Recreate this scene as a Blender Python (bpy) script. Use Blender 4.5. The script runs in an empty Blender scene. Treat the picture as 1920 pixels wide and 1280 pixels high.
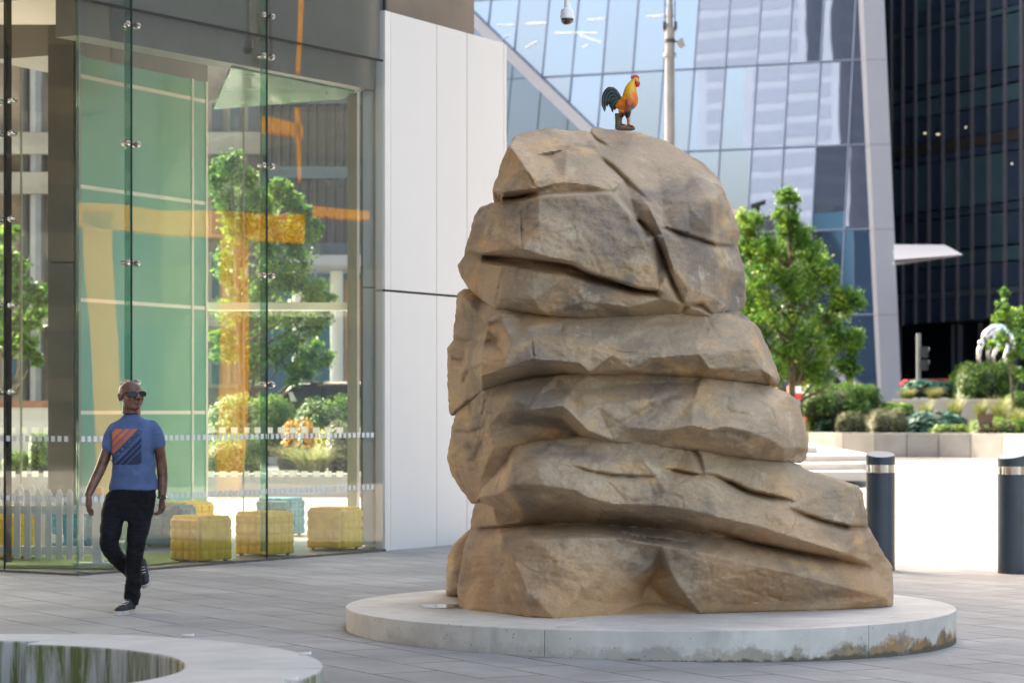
import bpy, bmesh, math, random
import numpy as np
from mathutils import Vector, Matrix, noise as mnoise
from mathutils.geometry import delaunay_2d_cdt
from mathutils.bvhtree import BVHTree

sc = bpy.context.scene
col = sc.collection
random.seed(7)
rng = np.random.default_rng(11)

# ------------------------------------------------------------------ camera
F = 4800.0            # focal length in photo pixels (90 mm on 36 mm, 1920 px wide)
HC = 1.56             # eye height
HZ = 770.0            # horizon row in the photo
cam_d = bpy.data.cameras.new("camera")
cam = bpy.data.objects.new("camera", cam_d)
col.objects.link(cam)
cam.location = (0, 0, HC)
cam.rotation_euler = (math.radians(90), 0, 0)
cam_d.lens = 90
cam_d.sensor_width = 36
cam_d.shift_y = (HZ - 640) / 1920
cam_d.clip_end = 3000
cam_d.dof.use_dof = True
cam_d.dof.focus_distance = 17.6
cam_d.dof.aperture_fstop = 3.6
sc.camera = cam

# ------------------------------------------------------------------ world, sun, exposure
SUN_EL = math.radians(46)
TS = Vector((-0.70 * math.cos(SUN_EL), 0.714 * math.cos(SUN_EL), math.sin(SUN_EL))).normalized()
w = bpy.data.worlds.new("World")
sc.world = w
w.use_nodes = True
nt = w.node_tree
bg = nt.nodes["Background"]
sky = nt.nodes.new("ShaderNodeTexSky")
sky.sky_type = 'NISHITA'
sky.sun_disc = False
sky.sun_elevation = SUN_EL
sky.sun_rotation = math.atan2(TS.x, TS.y) % (2 * math.pi)
sky.air_density = 1.0
sky.dust_density = 6.0
sky.ozone_density = 1.0
nt.links.new(sky.outputs[0], bg.inputs[0])
bg.inputs[1].default_value = 0.15
sd = bpy.data.lights.new("sun", 'SUN')
so = bpy.data.objects.new("sun", sd)
col.objects.link(so)
sd.energy = 2.0
sd.angle = math.radians(0.5)
sd.color = (1.0, 0.95, 0.88)
so.rotation_euler = (-TS).to_track_quat('-Z', 'Y').to_euler()
so.location = (-20, 20, 60)
sc.view_settings.view_transform = 'Standard'
sc.view_settings.look = 'None'
sc.view_settings.exposure = 2.82
sc.view_settings.use_white_balance = True
sc.view_settings.white_balance_temperature = 7700
sc.view_settings.white_balance_tint = 8
sc.view_settings.gamma = 1
sc.view_settings.use_curve_mapping = False
sc.cycles.max_bounces = 10
sc.cycles.transparent_max_bounces = 24
sc.cycles.glossy_bounces = 5
sc.cycles.caustics_reflective = False
sc.cycles.caustics_refractive = False

# ------------------------------------------------------------------ geometry helpers
def R(px, py, Y):
    """point seen at photo pixel (px, py) at world distance Y"""
    return Vector(((px - 960) / F * Y, Y, HC + (HZ - py) / F * Y))

def gz(x):
    return -0.045 * math.tanh((x - 1.0) / 2.0)

def GY(px, py, z=0.0):
    """distance at which the ray through a pixel meets height z"""
    return (HC - z) * F / (py - HZ)

def setp(o, label=None, cat=None, group=None, kind=None):
    if label: o["label"] = label
    if cat: o["category"] = cat
    if group: o["group"] = group
    if kind: o["kind"] = kind
    return o

def thing(name, label, cat, loc=(0, 0, 0), rz=0, group=None, kind=None):
    o = bpy.data.objects.new(name, None)
    o.empty_display_size = 0.2
    col.objects.link(o)
    o.location = loc
    o.rotation_euler = (0, 0, rz)
    return setp(o, label, cat, group, kind)

def copy_tree(o, parent=None):
    c = o.copy()
    col.objects.link(c)
    if parent is not None: c.parent = parent
    for ch in list(o.children):
        copy_tree(ch, c)
    return c

class MB:
    """collects vertices and faces of one mesh"""
    def __init__(s):
        s.v = []; s.f = []
    def quad(s, a, b, c, d):
        n = len(s.v); s.v += [tuple(a), tuple(b), tuple(c), tuple(d)]; s.f.append((n, n+1, n+2, n+3)); return s
    def poly(s, pts):
        n = len(s.v); s.v += [tuple(p) for p in pts]; s.f.append(tuple(range(n, n+len(pts)))); return s
    def box(s, x0, x1, y0, y1, z0, z1):
        return s.prism([(x0, y0), (x1, y0), (x1, y1), (x0, y1)], z0, z1)
    def prism(s, pts, z0, z1):
        """vertical prism over a counter-clockwise plan polygon"""
        n = len(s.v); k = len(pts)
        a = sum(pts[i][0]*pts[(i+1) % k][1]-pts[(i+1) % k][0]*pts[i][1] for i in range(k))
        if a < 0: pts = pts[::-1]
        s.v += [(p[0], p[1], z0) for p in pts] + [(p[0], p[1], z1) for p in pts]
        s.f.append(tuple(range(n+k-1, n-1, -1))); s.f.append(tuple(range(n+k, n+2*k)))
        for i in range(k):
            j = (i+1) % k
            s.f.append((n+i, n+j, n+k+j, n+k+i))
        return s
    def wallbox(s, p, q, t, z0, z1):
        """box along plan segment p-q, thickness t to the left of it"""
        d = Vector((q[0]-p[0], q[1]-p[1])).normalized(); nx, ny = -d.y*t, d.x*t
        return s.prism([(p[0], p[1]), (q[0], q[1]), (q[0]+nx, q[1]+ny), (p[0]+nx, p[1]+ny)], z0, z1)
    def extr(s, pts, off):
        """planar 3-D polygon extruded by vector off"""
        n = len(s.v); k = len(pts); off = Vector(off)
        s.v += [tuple(p) for p in pts] + [tuple(Vector(p)+off) for p in pts]
        s.f.append(tuple(range(n, n+k))); s.f.append(tuple(range(n+2*k-1, n+k-1, -1)))
        for i in range(k):
            j = (i+1) % k
            s.f.append((n+j, n+i, n+k+i, n+k+j))
        return s
    def tube(s, pts, rad, seg=8, cap=True):
        pts = [Vector(p) for p in pts]
        if not hasattr(rad, '__len__'): rad = [rad]*len(pts)
        n0 = len(s.v); up = None
        for i, p in enumerate(pts):
            d = (pts[min(i+1, len(pts)-1)]-pts[max(i-1, 0)]).normalized()
            if up is None:
                up = Vector((0, 0, 1)) if abs(d.z) < .9 else Vector((1, 0, 0))
            a = d.cross(up)
            if a.length < 1e-4: a = d.orthogonal()
            a.normalize(); b = a.cross(d).normalized(); up = b
            for k in range(seg):
                t = 2*math.pi*k/seg
                s.v.append(tuple(p+(a*math.cos(t)+b*math.sin(t))*rad[i]))
        for i in range(len(pts)-1):
            for k in range(seg):
                a0 = n0+i*seg+k; a1 = n0+i*seg+(k+1) % seg
                s.f.append((a0, a1, a1+seg, a0+seg))
        if cap:
            s.f.append(tuple(range(n0+seg-1, n0-1, -1)))
            e = n0+(len(pts)-1)*seg
            s.f.append(tuple(range(e, e+seg)))
        return s
    def lathe(s, prof, c=(0, 0, 0), seg=32):
        """prof = [(r,z)...] about a vertical axis through c"""
        n0 = len(s.v)
        for r, z in prof:
            for k in range(seg):
                t = 2*math.pi*k/seg
                s.v.append((c[0]+r*math.cos(t), c[1]+r*math.sin(t), c[2]+z))
        for i in range(len(prof)-1):
            for k in range(seg):
                a0 = n0+i*seg+k; a1 = n0+i*seg+(k+1) % seg
                s.f.append((a0, a1, a1+seg, a0+seg))
        s.f.append(tuple(range(n0+seg-1, n0-1, -1)))
        e = n0+(len(prof)-1)*seg
        s.f.append(tuple(range(e, e+seg)))
        return s
    def ball(s, c, r, seg=12, rings=8, sc3=(1, 1, 1)):
        n0 = len(s.v); c = Vector(c)
        for i in range(rings+1):
            ph = math.pi*i/rings
            for k in range(seg):
                t = 2*math.pi*k/seg
                s.v.append((c.x+r*sc3[0]*math.sin(ph)*math.cos(t), c.y+r*sc3[1]*math.sin(ph)*math.sin(t), c.z+r*sc3[2]*math.cos(ph)))
        for i in range(rings):
            for k in range(seg):
                a0 = n0+i*seg+k; a1 = n0+i*seg+(k+1) % seg
                s.f.append((a0, a0+seg, a1+seg, a1))
        return s
    def build(s, name, mat, parent=None, smooth=False, bevel=0, loc=None):
        me = bpy.data.meshes.new(name)
        me.from_pydata(s.v, [], s.f)
        me.validate()
        me.materials.append(mat)
        o = bpy.data.objects.new(name, me)
        col.objects.link(o)
        if parent is not None:
            o.parent = parent
        if loc is not None: o.location = loc
        if smooth is True:
            me.polygons.foreach_set('use_smooth', [True]*len(me.polygons))
        elif smooth:
            me.polygons.foreach_set('use_smooth', [True]*len(me.polygons))
            me.set_sharp_from_angle(angle=math.radians(smooth))
        if bevel:
            b = o.modifiers.new("bevel", 'BEVEL'); b.width = bevel; b.segments = 2; b.limit_method = 'ANGLE'
        return o

# ------------------------------------------------------------------ material helpers
def newmat(name):
    m = bpy.data.materials.new(name); m.use_nodes = True
    t = m.node_tree; return m, t, t.nodes["Principled BSDF"]

def N(t, kind, **kw):
    n = t.nodes.new(kind)
    for k, v in kw.items():
        if k in n.inputs.keys(): n.inputs[k].default_value = v
        else: setattr(n, k, v)
    return n

def mat(name, c, rough=.6, metal=0, var=.12, scale=6, bump=.0, bscale=60, bdist=.01, c2=None, spec=.5, coat=0, stretch=None):
    m, t, b = newmat(name)
    tc = N(t, 'ShaderNodeTexCoord'); mp = N(t, 'ShaderNodeMapping')
    t.links.new(tc.outputs['Object'], mp.inputs[0])
    if stretch: mp.inputs['Scale'].default_value = stretch
    nz = N(t, 'ShaderNodeTexNoise', Scale=scale, Detail=6.0, Roughness=.6)
    t.links.new(mp.outputs[0], nz.inputs['Vector'])
    mx = N(t, 'ShaderNodeMix', data_type='RGBA')
    c2 = c2 or tuple(x*(1-var*2) for x in c)
    ca = tuple(min(1, x*(1+var*.5)) for x in c)
    mx.inputs[6].default_value = (*ca, 1); mx.inputs[7].default_value = (*c2, 1)
    rp = N(t, 'ShaderNodeMapRange'); rp.inputs[1].default_value = .35; rp.inputs[2].default_value = .68
    t.links.new(nz.outputs[0], rp.inputs[0]); t.links.new(rp.outputs[0], mx.inputs[0])
    t.links.new(mx.outputs[2], b.inputs['Base Color'])
    b.inputs['Roughness'].default_value = rough
    b.inputs['Metallic'].default_value = metal
    b.inputs['Specular IOR Level'].default_value = spec
    b.inputs['Coat Weight'].default_value = coat
    if bump:
        n2 = N(t, 'ShaderNodeTexNoise', Scale=bscale, Detail=5.0)
        t.links.new(mp.outputs[0], n2.inputs['Vector'])
        bp = N(t, 'ShaderNodeBump', Strength=bump, Distance=bdist)
        t.links.new(n2.outputs[0], bp.inputs['Height']); t.links.new(bp.outputs[0], b.inputs['Normal'])
    return m

def glassmat(name, tint=(.9, .96, .93), refl=1.9, wav=0.0, wscale=.6, rcol=(1, 1, 1)):
    m, t, b = newmat(name)
    t.nodes.remove(b)
    out = t.nodes['Material Output']
    tr = N(t, 'ShaderNodeBsdfTransparent'); tr.inputs[0].default_value = (*tint, 1)
    gl = N(t, 'ShaderNodeBsdfGlossy', Roughness=.0); gl.inputs[0].default_value = (*rcol, 1)
    fr = N(t, 'ShaderNodeFresnel', IOR=1.5)
    mu = N(t, 'ShaderNodeMath', operation='MULTIPLY', use_clamp=True); mu.inputs[1].default_value = refl
    mx = N(t, 'ShaderNodeMixShader')
    t.links.new(fr.outputs[0], mu.inputs[0]); t.links.new(mu.outputs[0], mx.inputs[0])
    t.links.new(tr.outputs[0], mx.inputs[1]); t.links.new(gl.outputs[0], mx.inputs[2])
    t.links.new(mx.outputs[0], out.inputs[0])
    if wav:
        tc = N(t, 'ShaderNodeTexCoord')
        nz = N(t, 'ShaderNodeTexNoise', Scale=wscale, Detail=1.0)
        t.links.new(tc.outputs['Object'], nz.inputs['Vector'])
        bp = N(t, 'ShaderNodeBump', Strength=1.0, Distance=wav)
        t.links.new(nz.outputs[0], bp.inputs['Height'])
        t.links.new(bp.outputs[0], gl.inputs['Normal'])
    return m

def leafmat(name, c1, c2, c3=None, scale=2.0, trans=.35):
    m, t, b = newmat(name)
    out = t.nodes['Material Output']
    tc = N(t, 'ShaderNodeTexCoord')
    nz = N(t, 'ShaderNodeTexNoise', Scale=scale, Detail=4.0)
    t.links.new(tc.outputs['Object'], nz.inputs['Vector'])
    n2 = N(t, 'ShaderNodeTexWhiteNoise'); g = N(t, 'ShaderNodeNewGeometry')
    t.links.new(g.outputs['Random Per Island'], n2.inputs['Vector'])
    ad = N(t, 'ShaderNodeMath', operation='ADD'); ad.inputs[1].default_value = 0
    ms = N(t, 'ShaderNodeMapRange'); ms.inputs[3].default_value = -.22; ms.inputs[4].default_value = .22
    t.links.new(g.outputs['Random Per Island'], ms.inputs[0])
    t.links.new(nz.outputs[0], ad.inputs[0]); t.links.new(ms.outputs[0], ad.inputs[1])
    cr = N(t, 'ShaderNodeValToRGB')
    e = cr.color_ramp.elements
    e[0].position = .3; e[0].color = (*c1, 1); e[1].position = .62; e[1].color = (*c2, 1)
    if c3:
        k = e.new(.78); k.color = (*c3, 1)
    t.links.new(ad.outputs[0], cr.inputs[0]); t.links.new(cr.outputs[0], b.inputs['Base Color'])
    b.inputs['Roughness'].default_value = .45; b.inputs['Specular IOR Level'].default_value = .35
    tl = N(t, 'ShaderNodeBsdfTranslucent')
    t.links.new(cr.outputs[0], tl.inputs[0])
    mx = N(t, 'ShaderNodeMixShader'); mx.inputs[0].default_value = trans
    t.links.new(b.outputs[0], mx.inputs[1]); t.links.new(tl.outputs[0], mx.inputs[2]); t.links.new(mx.outputs[0], out.inputs[0])
    return m

# ------------------------------------------------------------------ materials
M = {}
M['taupe'] = mat('taupe metal', (.235, .22, .185), .42, .3, .06, 2)
M['taupe_dark'] = mat('dark taupe metal', (.155, .145, .115), .5, .1, .08, 2)
M['brown'] = mat('brown cladding', (.17, .125, .09), .5, .2, .08, 1.5)
M['panel'] = mat('off white cladding panel', (.72, .71, .69), .45, 0, .015, .8, .03, 3, .02, stretch=(1, 1, .25))
M['panel_edge'] = mat('pale panel edge', (.76, .74, .71), .5, 0, .02, 1)
M['reveal'] = mat('grey white reveal', (.52, .53, .50), .5, 0, .04, 1)
M['gap'] = mat('black joint', (.012, .012, .012), .7, 0, 0)
M['steel'] = mat('polished steel', (.62, .6, .57), .16, 1, .05, 10)
M['sill'] = mat('dark stone sill', (.13, .115, .10), .55, 0, .25, 9, .1, 40)
M['floor'] = mat('lobby floor', (.42, .41, .39), .25, 0, .1, 1.2)
M['ceiling'] = mat('pale ceiling', (.88, .80, .72), .7, 0, .02, 1)
M['white'] = mat('white paint', (.86, .86, .84), .4, 0, .03, 6)
M['vinyl'] = mat('pale manifestation film', (.72, .74, .73), .6, 0, .0)
M['greenglass'] = mat('green back painted glass', (.165, .40, .285), .12, 0, .07, .5, coat=.3, c2=(.21, .45, .35))
M['greenceil'] = mat('green glass ceiling', (.25, .58, .40), .15, 0, .2, 1.2, coat=.3)
M['palemull'] = mat('pale mullion', (.74, .76, .66), .5, 0, .03, 3)
M['olive'] = mat('olive bronze frame', (.17, .175, .13), .5, .2, .05, 3)
M['glass'] = glassmat('clear lobby glass', (.93, .98, .96), 1.5, .004, .5)
M['glass_back'] = glassmat('rear lobby glass', (.88, .95, .92), 1.2)
M['fin'] = glassmat('green glass fin', (.52, .80, .70), 1.3)
M['orange'] = mat('orange painted steel', (.95, .42, .03), .45, 0, .04, 1)
M['conc'] = mat('pale concrete', (.46, .45, .435), .7, 0, .08, 3, .1, 60, .004)
M['granite'] = mat('planter granite', (.34, .325, .305), .65, 0, .12, 1.1, .1, 40, .004)
M['step'] = mat('step stone', (.52, .505, .485), .65, 0, .07, 1.5)
M['soil'] = mat('planting soil', (.035, .03, .02), .9, 0, .3, 3, .6, 9, .08)
M['bollard'] = mat('navy grey bollard paint', (.030, .048, .068), .38, 0, .1, 5, .02, 30)
M['bollard_top'] = mat('bollard top', (.06, .085, .12), .5, .0, .1, 5)
M['mast'] = mat('galvanised mast', (.27, .27, .275), .45, .4, .08, 4)
M['darkmetal'] = mat('dark grey metal', (.05, .052, .055), .4, .3, .1, 4)
M['black'] = mat('black plastic', (.012, .012, .013), .35)
M['towerwhite'] = mat('white steel cladding', (.285, .292, .325), .45, 0, .03, .2)
M['fins'] = mat('bronze grey fin', (.14, .14, .155), .5, .2, .06, 1)
M['darkslab'] = mat('dark spandrel', (.012, .016, .026), .3, 0, .2, .3)
M['bark'] = mat('bark', (.12, .09, .06), .85, 0, .3, 6, .5, 30, .02)
M['timber'] = mat('pale timber', (.50, .30, .13), .6, 0, .15, 9)
M['terracotta'] = mat('pink terracotta', (.55, .22, .14), .6, 0, .1, 9)
M['red'] = mat('red paint', (.6, .03, .03), .4, 0, .05, 3)
M['chrome'] = mat('polished chrome', (.8, .8, .82), .12, 1, .05, 5)
M['carpaint'] = mat('black car paint', (.02, .022, .026), .15, 0, .05, 2, coat=1)
M['carglass'] = mat('dark car glass', (.03, .035, .04), .05, 0, .05, 2, coat=.6)
M['carlight'] = mat('headlamp', (.75, .78, .8), .1, .3)
M['rubber'] = mat('rubber', (.02, .02, .02), .8)
M['stone'] = mat('old brown stone', (.30, .235, .18), .8, 0, .3, .8, .5, 3, .08)
M['citywhite'] = mat('pale banded cladding', (.20, .235, .29), .6, 0, .06, .2)
M['cityblue'] = mat('banded blue glazing', (.15, .185, .245), .4)
M['stonelight'] = mat('pale carved stone', (.36, .33, .28), .8, 0, .15, .8)
M['slate'] = mat('grey aluminium slab edge', (.20, .24, .25), .5)
M['yellow'] = mat('yellow velvet', (.95, .62, .012), .85, 0, .07, 9, .15, 120, .003)
M['teal'] = mat('teal velvet', (.015, .20, .28), .85, 0, .1, 9, .15, 120, .003)
M['turf'] = mat('artificial turf', (.10, .20, .03), .9, 0, .3, 60, .7, 200, .01)
M['whitewall'] = mat('white render wall', (.62, .62, .61), .7, 0, .05, .6)
M['redbrick'] = mat('red coping', (.35, .17, .12), .7)

def darkglass(name, c, rough=.05, spec=.8, wav=.01, ws=.3, c2=None):
    m = mat(name, c, rough, 0, .15, .12, c2=c2, spec=spec)
    t = m.node_tree; b = t.nodes['Principled BSDF']
    tc = N(t, 'ShaderNodeTexCoord'); nz = N(t, 'ShaderNodeTexNoise', Scale=ws, Detail=2.0)
    t.links.new(tc.outputs['Object'], nz.inputs['Vector'])
    bp = N(t, 'ShaderNodeBump', Strength=1.0, Distance=wav)
    t.links.new(nz.outputs[0], bp.inputs['Height']); t.links.new(bp.outputs[0], b.inputs['Normal'])
    return m
M['tealglass'] = darkglass('teal office glass', (.05, .10, .118), c2=(.03, .06, .078), spec=.5)
M['nightglass'] = darkglass('near black office glass', (.036, .054, .09), c2=(.022, .034, .058), spec=.4)
M['smoke'] = mat('smoky blue cladding', (.05, .062, .075), .4, .2, .1, .3)
M['blueglass'] = darkglass('blue grey office glass', (.04, .105, .16), .08)

def mirrorpane(name, tint, base, fac):
    m, t, b = newmat(name)
    out = t.nodes['Material Output']
    b.inputs['Base Color'].default_value = (*base, 1); b.inputs['Roughness'].default_value = .4
    gl = N(t, 'ShaderNodeBsdfGlossy', Roughness=.015); gl.inputs[0].default_value = (*tint, 1)
    tc = N(t, 'ShaderNodeTexCoord')
    nz = N(t, 'ShaderNodeTexNoise', Scale=.3, Detail=2.0, Distortion=.4)
    t.links.new(tc.outputs['Object'], nz.inputs['Vector'])
    bp = N(t, 'ShaderNodeBump', Strength=1.0, Distance=.0018)
    t.links.new(nz.outputs[0], bp.inputs['Height']); t.links.new(bp.outputs[0], gl.inputs['Normal'])
    mx = N(t, 'ShaderNodeMixShader'); mx.inputs[0].default_value = fac
    t.links.new(b.outputs[0], mx.inputs[1]); t.links.new(gl.outputs[0], mx.inputs[2]); t.links.new(mx.outputs[0], out.inputs[0])
    return m
M['skyglass'] = mirrorpane('mirror curtain wall glass', (.33, .385, .50), (.06, .10, .18), .82)
M['underglass'] = mirrorpane('dark lower glass', (.35, .42, .55), (.03, .05, .09), .35)

def paving():
    m, t, b = newmat('grey granite paving')
    tc = N(t, 'ShaderNodeTexCoord'); mp = N(t, 'ShaderNodeMapping'); mp.inputs['Rotation'].default_value[2] = math.radians(58)
    t.links.new(tc.outputs['Object'], mp.inputs[0])
    br = N(t, 'ShaderNodeTexBrick', Scale=1.0)
    br.inputs['Brick Width'].default_value = .9; br.inputs['Row Height'].default_value = .45
    br.inputs['Mortar Size'].default_value = .012; br.inputs['Mortar Smooth'].default_value = .3
    br.inputs['Color1'].default_value = (.285, .279, .275, 1); br.inputs['Color2'].default_value = (.345, .337, .33, 1)
    br.inputs['Mortar'].default_value = (.10, .097, .094, 1)
    t.links.new(mp.outputs[0], br.inputs['Vector'])
    nz = N(t, 'ShaderNodeTexNoise', Scale=.8, Detail=8.0, Roughness=.65)
    t.links.new(tc.outputs['Object'], nz.inputs['Vector'])
    nf = N(t, 'ShaderNodeTexNoise', Scale=140.0, Detail=3.0)
    t.links.new(tc.outputs['Object'], nf.inputs['Vector'])
    r1 = N(t, 'ShaderNodeMapRange'); r1.inputs[1].default_value = .3; r1.inputs[2].default_value = .7; r1.inputs[3].default_value = .70; r1.inputs[4].default_value = 1.12
    t.links.new(nz.outputs[0], r1.inputs[0])
    r2 = N(t, 'ShaderNodeMapRange'); r2.inputs[1].default_value = .3; r2.inputs[2].default_value = .7; r2.inputs[3].default_value = .88; r2.inputs[4].default_value = 1.1
    t.links.new(nf.outputs[0], r2.inputs[0])
    mu = N(t, 'ShaderNodeMath', operation='MULTIPLY'); t.links.new(r1.outputs[0], mu.inputs[0]); t.links.new(r2.outputs[0], mu.inputs[1])
    fn_ = N(t, 'ShaderNodeTexNoise', Scale=1.7, Detail=3.0); t.links.new(tc.outputs['Object'], fn_.inputs['Vector'])
    rf = N(t, 'ShaderNodeMapRange'); rf.inputs[1].default_value = .42; rf.inputs[2].default_value = .62; rf.inputs[4].default_value = .8; t.links.new(fn_.outputs[0], rf.inputs[0])
    mj = N(t, 'ShaderNodeMix', data_type='RGBA'); mj.inputs[7].default_value = (.28, .274, .269, 1); t.links.new(rf.outputs[0], mj.inputs[0]); t.links.new(br.outputs[0], mj.inputs[6])
    vm = N(t, 'ShaderNodeVectorMath', operation='SCALE'); t.links.new(mj.outputs[2], vm.inputs[0]); t.links.new(mu.outputs[0], vm.inputs[3])
    # small pale litter specks
    vo = N(t, 'ShaderNodeTexVoronoi', Scale=2.2); t.links.new(tc.outputs['Object'], vo.inputs['Vector'])
    lt = N(t, 'ShaderNodeMath', operation='LESS_THAN'); lt.inputs[1].default_value = .02; t.links.new(vo.outputs[0], lt.inputs[0])
    mx = N(t, 'ShaderNodeMix', data_type='RGBA'); mx.inputs[7].default_value = (.6, .58, .55, 1)
    t.links.new(lt.outputs[0], mx.inputs[0]); t.links.new(vm.outputs[0], mx.inputs[6])
    v2 = N(t, 'ShaderNodeTexVoronoi', Scale=3.1); t.links.new(tc.outputs['Object'], v2.inputs['Vector'])
    l2 = N(t, 'ShaderNodeMapRange'); l2.inputs[1].default_value = .05; l2.inputs[2].default_value = .035; l2.inputs[4].default_value = .55; t.links.new(v2.outputs[0], l2.inputs[0])
    m2_ = N(t, 'ShaderNodeMix', data_type='RGBA'); m2_.inputs[7].default_value = (.12, .11, .10, 1); t.links.new(l2.outputs[0], m2_.inputs[0]); t.links.new(mx.outputs[2], m2_.inputs[6])
    t.links.new(m2_.outputs[2], b.inputs['Base Color'])
    b.inputs['Roughness'].default_value = .72; b.inputs['Specular IOR Level'].default_value = .22
    bp = N(t, 'ShaderNodeBump', Strength=.25, Distance=.004)
    ad = N(t, 'ShaderNodeMath', operation='SUBTRACT'); t.links.new(nf.outputs[0], ad.inputs[0]); t.links.new(br.outputs['Fac'], ad.inputs[1])
    t.links.new(ad.outputs[0], bp.inputs['Height']); t.links.new(bp.outputs[0], b.inputs['Normal'])
    return m
M['paving'] = paving()

def sandstone():
    m, t, b = newmat('sandstone')
    tc = N(t, 'ShaderNodeTexCoord')
    mp = N(t, 'ShaderNodeMapping'); mp.inputs['Scale'].default_value = (1, 1, 2.0); mp.inputs['Rotation'].default_value = (0, math.radians(-12), 0)
    t.links.new(tc.outputs['Object'], mp.inputs[0])
    def noise(s, d=6, r=.6, v=None, dis=0.0):
        n = N(t, 'ShaderNodeTexNoise', Scale=s, Detail=float(d), Roughness=r, Distortion=dis)
        t.links.new(v or mp.outputs[0], n.inputs['Vector']); return n.outputs[0]
    def rng_(x, a, b_, lo=0, hi=1):
        r = N(t, 'ShaderNodeMapRange'); r.inputs[1].default_value = a; r.inputs[2].default_value = b_; r.inputs[3].default_value = lo; r.inputs[4].default_value = hi
        t.links.new(x, r.inputs[0]); return r.outputs[0]
    def mix(f, a, c):
        x = N(t, 'ShaderNodeMix', data_type='RGBA')
        t.links.new(f, x.inputs[0])
        if isinstance(a, tuple): x.inputs[6].default_value = (*a, 1)
        else: t.links.new(a, x.inputs[6])
        if isinstance(c, tuple): x.inputs[7].default_value = (*c, 1)
        else: t.links.new(c, x.inputs[7])
        return x.outputs[2]
    c = mix(rng_(noise(1.1, 7), .38, .62), (.50, .36, .235), (.345, .26, .18))
    c = mix(rng_(noise(1.9, 7, .65, dis=.4), .50, .68), c, (.60, .37, .18))       # ochre patches
    mp2 = N(t, 'ShaderNodeMapping'); mp2.inputs['Location'].default_value = (7, 3, 5); t.links.new(tc.outputs['Object'], mp2.inputs[0])
    c = mix(rng_(noise(1.5, 7, .6, mp2.outputs[0], .5), .49, .63), c, (.225, .18, .14))       # grey stains
    c = mix(rng_(noise(4.2, 7, .7, mp2.outputs[0]), .58, .75), c, (.60, .49, .36))        # pale bloom
    mp3 = N(t, 'ShaderNodeMapping'); mp3.inputs['Scale'].default_value = (3, 3, .6); mp3.inputs['Location'].default_value = (2, 9, 1); t.links.new(tc.outputs['Object'], mp3.inputs[0])
    c = mix(rng_(noise(1.6, 6, .6, mp3.outputs[0]), .60, .74, 0, .7), c, (.19, .155, .125))   # run-off streaks
    # rust towards the foot of the stack
    sp = N(t, 'ShaderNodeSeparateXYZ'); t.links.new(tc.outputs['Object'], sp.inputs[0])
    foot = rng_(sp.outputs[2], 1.2, .2, 0, 1)
    rn = rng_(noise(1.3, 5, .6, mp2.outputs[0]), .40, .6)
    mm = N(t, 'ShaderNodeMath', operation='MULTIPLY'); t.links.new(foot, mm.inputs[0]); t.links.new(rn, mm.inputs[1])
    m3 = N(t, 'ShaderNodeMath', operation='MULTIPLY'); m3.inputs[1].default_value = .75; t.links.new(mm.outputs[0], m3.inputs[0])
    c = mix(m3.outputs[0], c, (.46, .255, .12))
    # hairline cracks
    wv = N(t, 'ShaderNodeTexNoise', Scale=2.2, Detail=4.0); t.links.new(tc.outputs['Object'], wv.inputs['Vector'])
    wm = N(t, 'ShaderNodeMix', data_type='RGBA'); wm.inputs[0].default_value = .28; t.links.new(mp.outputs[0], wm.inputs[6]); t.links.new(wv.outputs[1], wm.inputs[7])
    vc = N(t, 'ShaderNodeTexVoronoi', feature='DISTANCE_TO_EDGE', Scale=1.9); t.links.new(wm.outputs[2], vc.inputs['Vector'])
    ck = N(t, 'ShaderNodeMath', operation='MULTIPLY'); t.links.new(rng_(vc.outputs[0], .0, .011, 1, 0), ck.inputs[0]); t.links.new(rng_(noise(1.7, 3), .54, .66, 0, .55), ck.inputs[1])
    c = mix(ck.outputs[0], c, (.13, .095, .065))
    g = noise(70, 4, .7, tc.outputs['Object'])
    vm = N(t, 'ShaderNodeVectorMath', operation='SCALE'); t.links.new(c, vm.inputs[0]); t.links.new(rng_(g, .3, .7, .84, 1.13), vm.inputs[3])
    t.links.new(vm.outputs[0], b.inputs['Base Color'])
    b.inputs['Roughness'].default_value = .82; b.inputs['Specular IOR Level'].default_value = .3
    b1 = N(t, 'ShaderNodeBump', Strength=.55, Distance=.0018); t.links.new(noise(22, 8, .65), b1.inputs['Height'])
    b2 = N(t, 'ShaderNodeBump', Strength=.6, Distance=.0018); t.links.new(noise(130, 4, .6, tc.outputs['Object']), b2.inputs['Height'])
    t.links.new(b1.outputs[0], b2.inputs['Normal']); t.links.new(b2.outputs[0], b.inputs['Normal'])
    return m
M['sandstone'] = sandstone()

# ------------------------------------------------------------------ the stacked boulders
PLX, PLY, PLR, PLZ = 0.97, 18.1, 2.14, 0.19      # round plinth: centre, radius, top height

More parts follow.
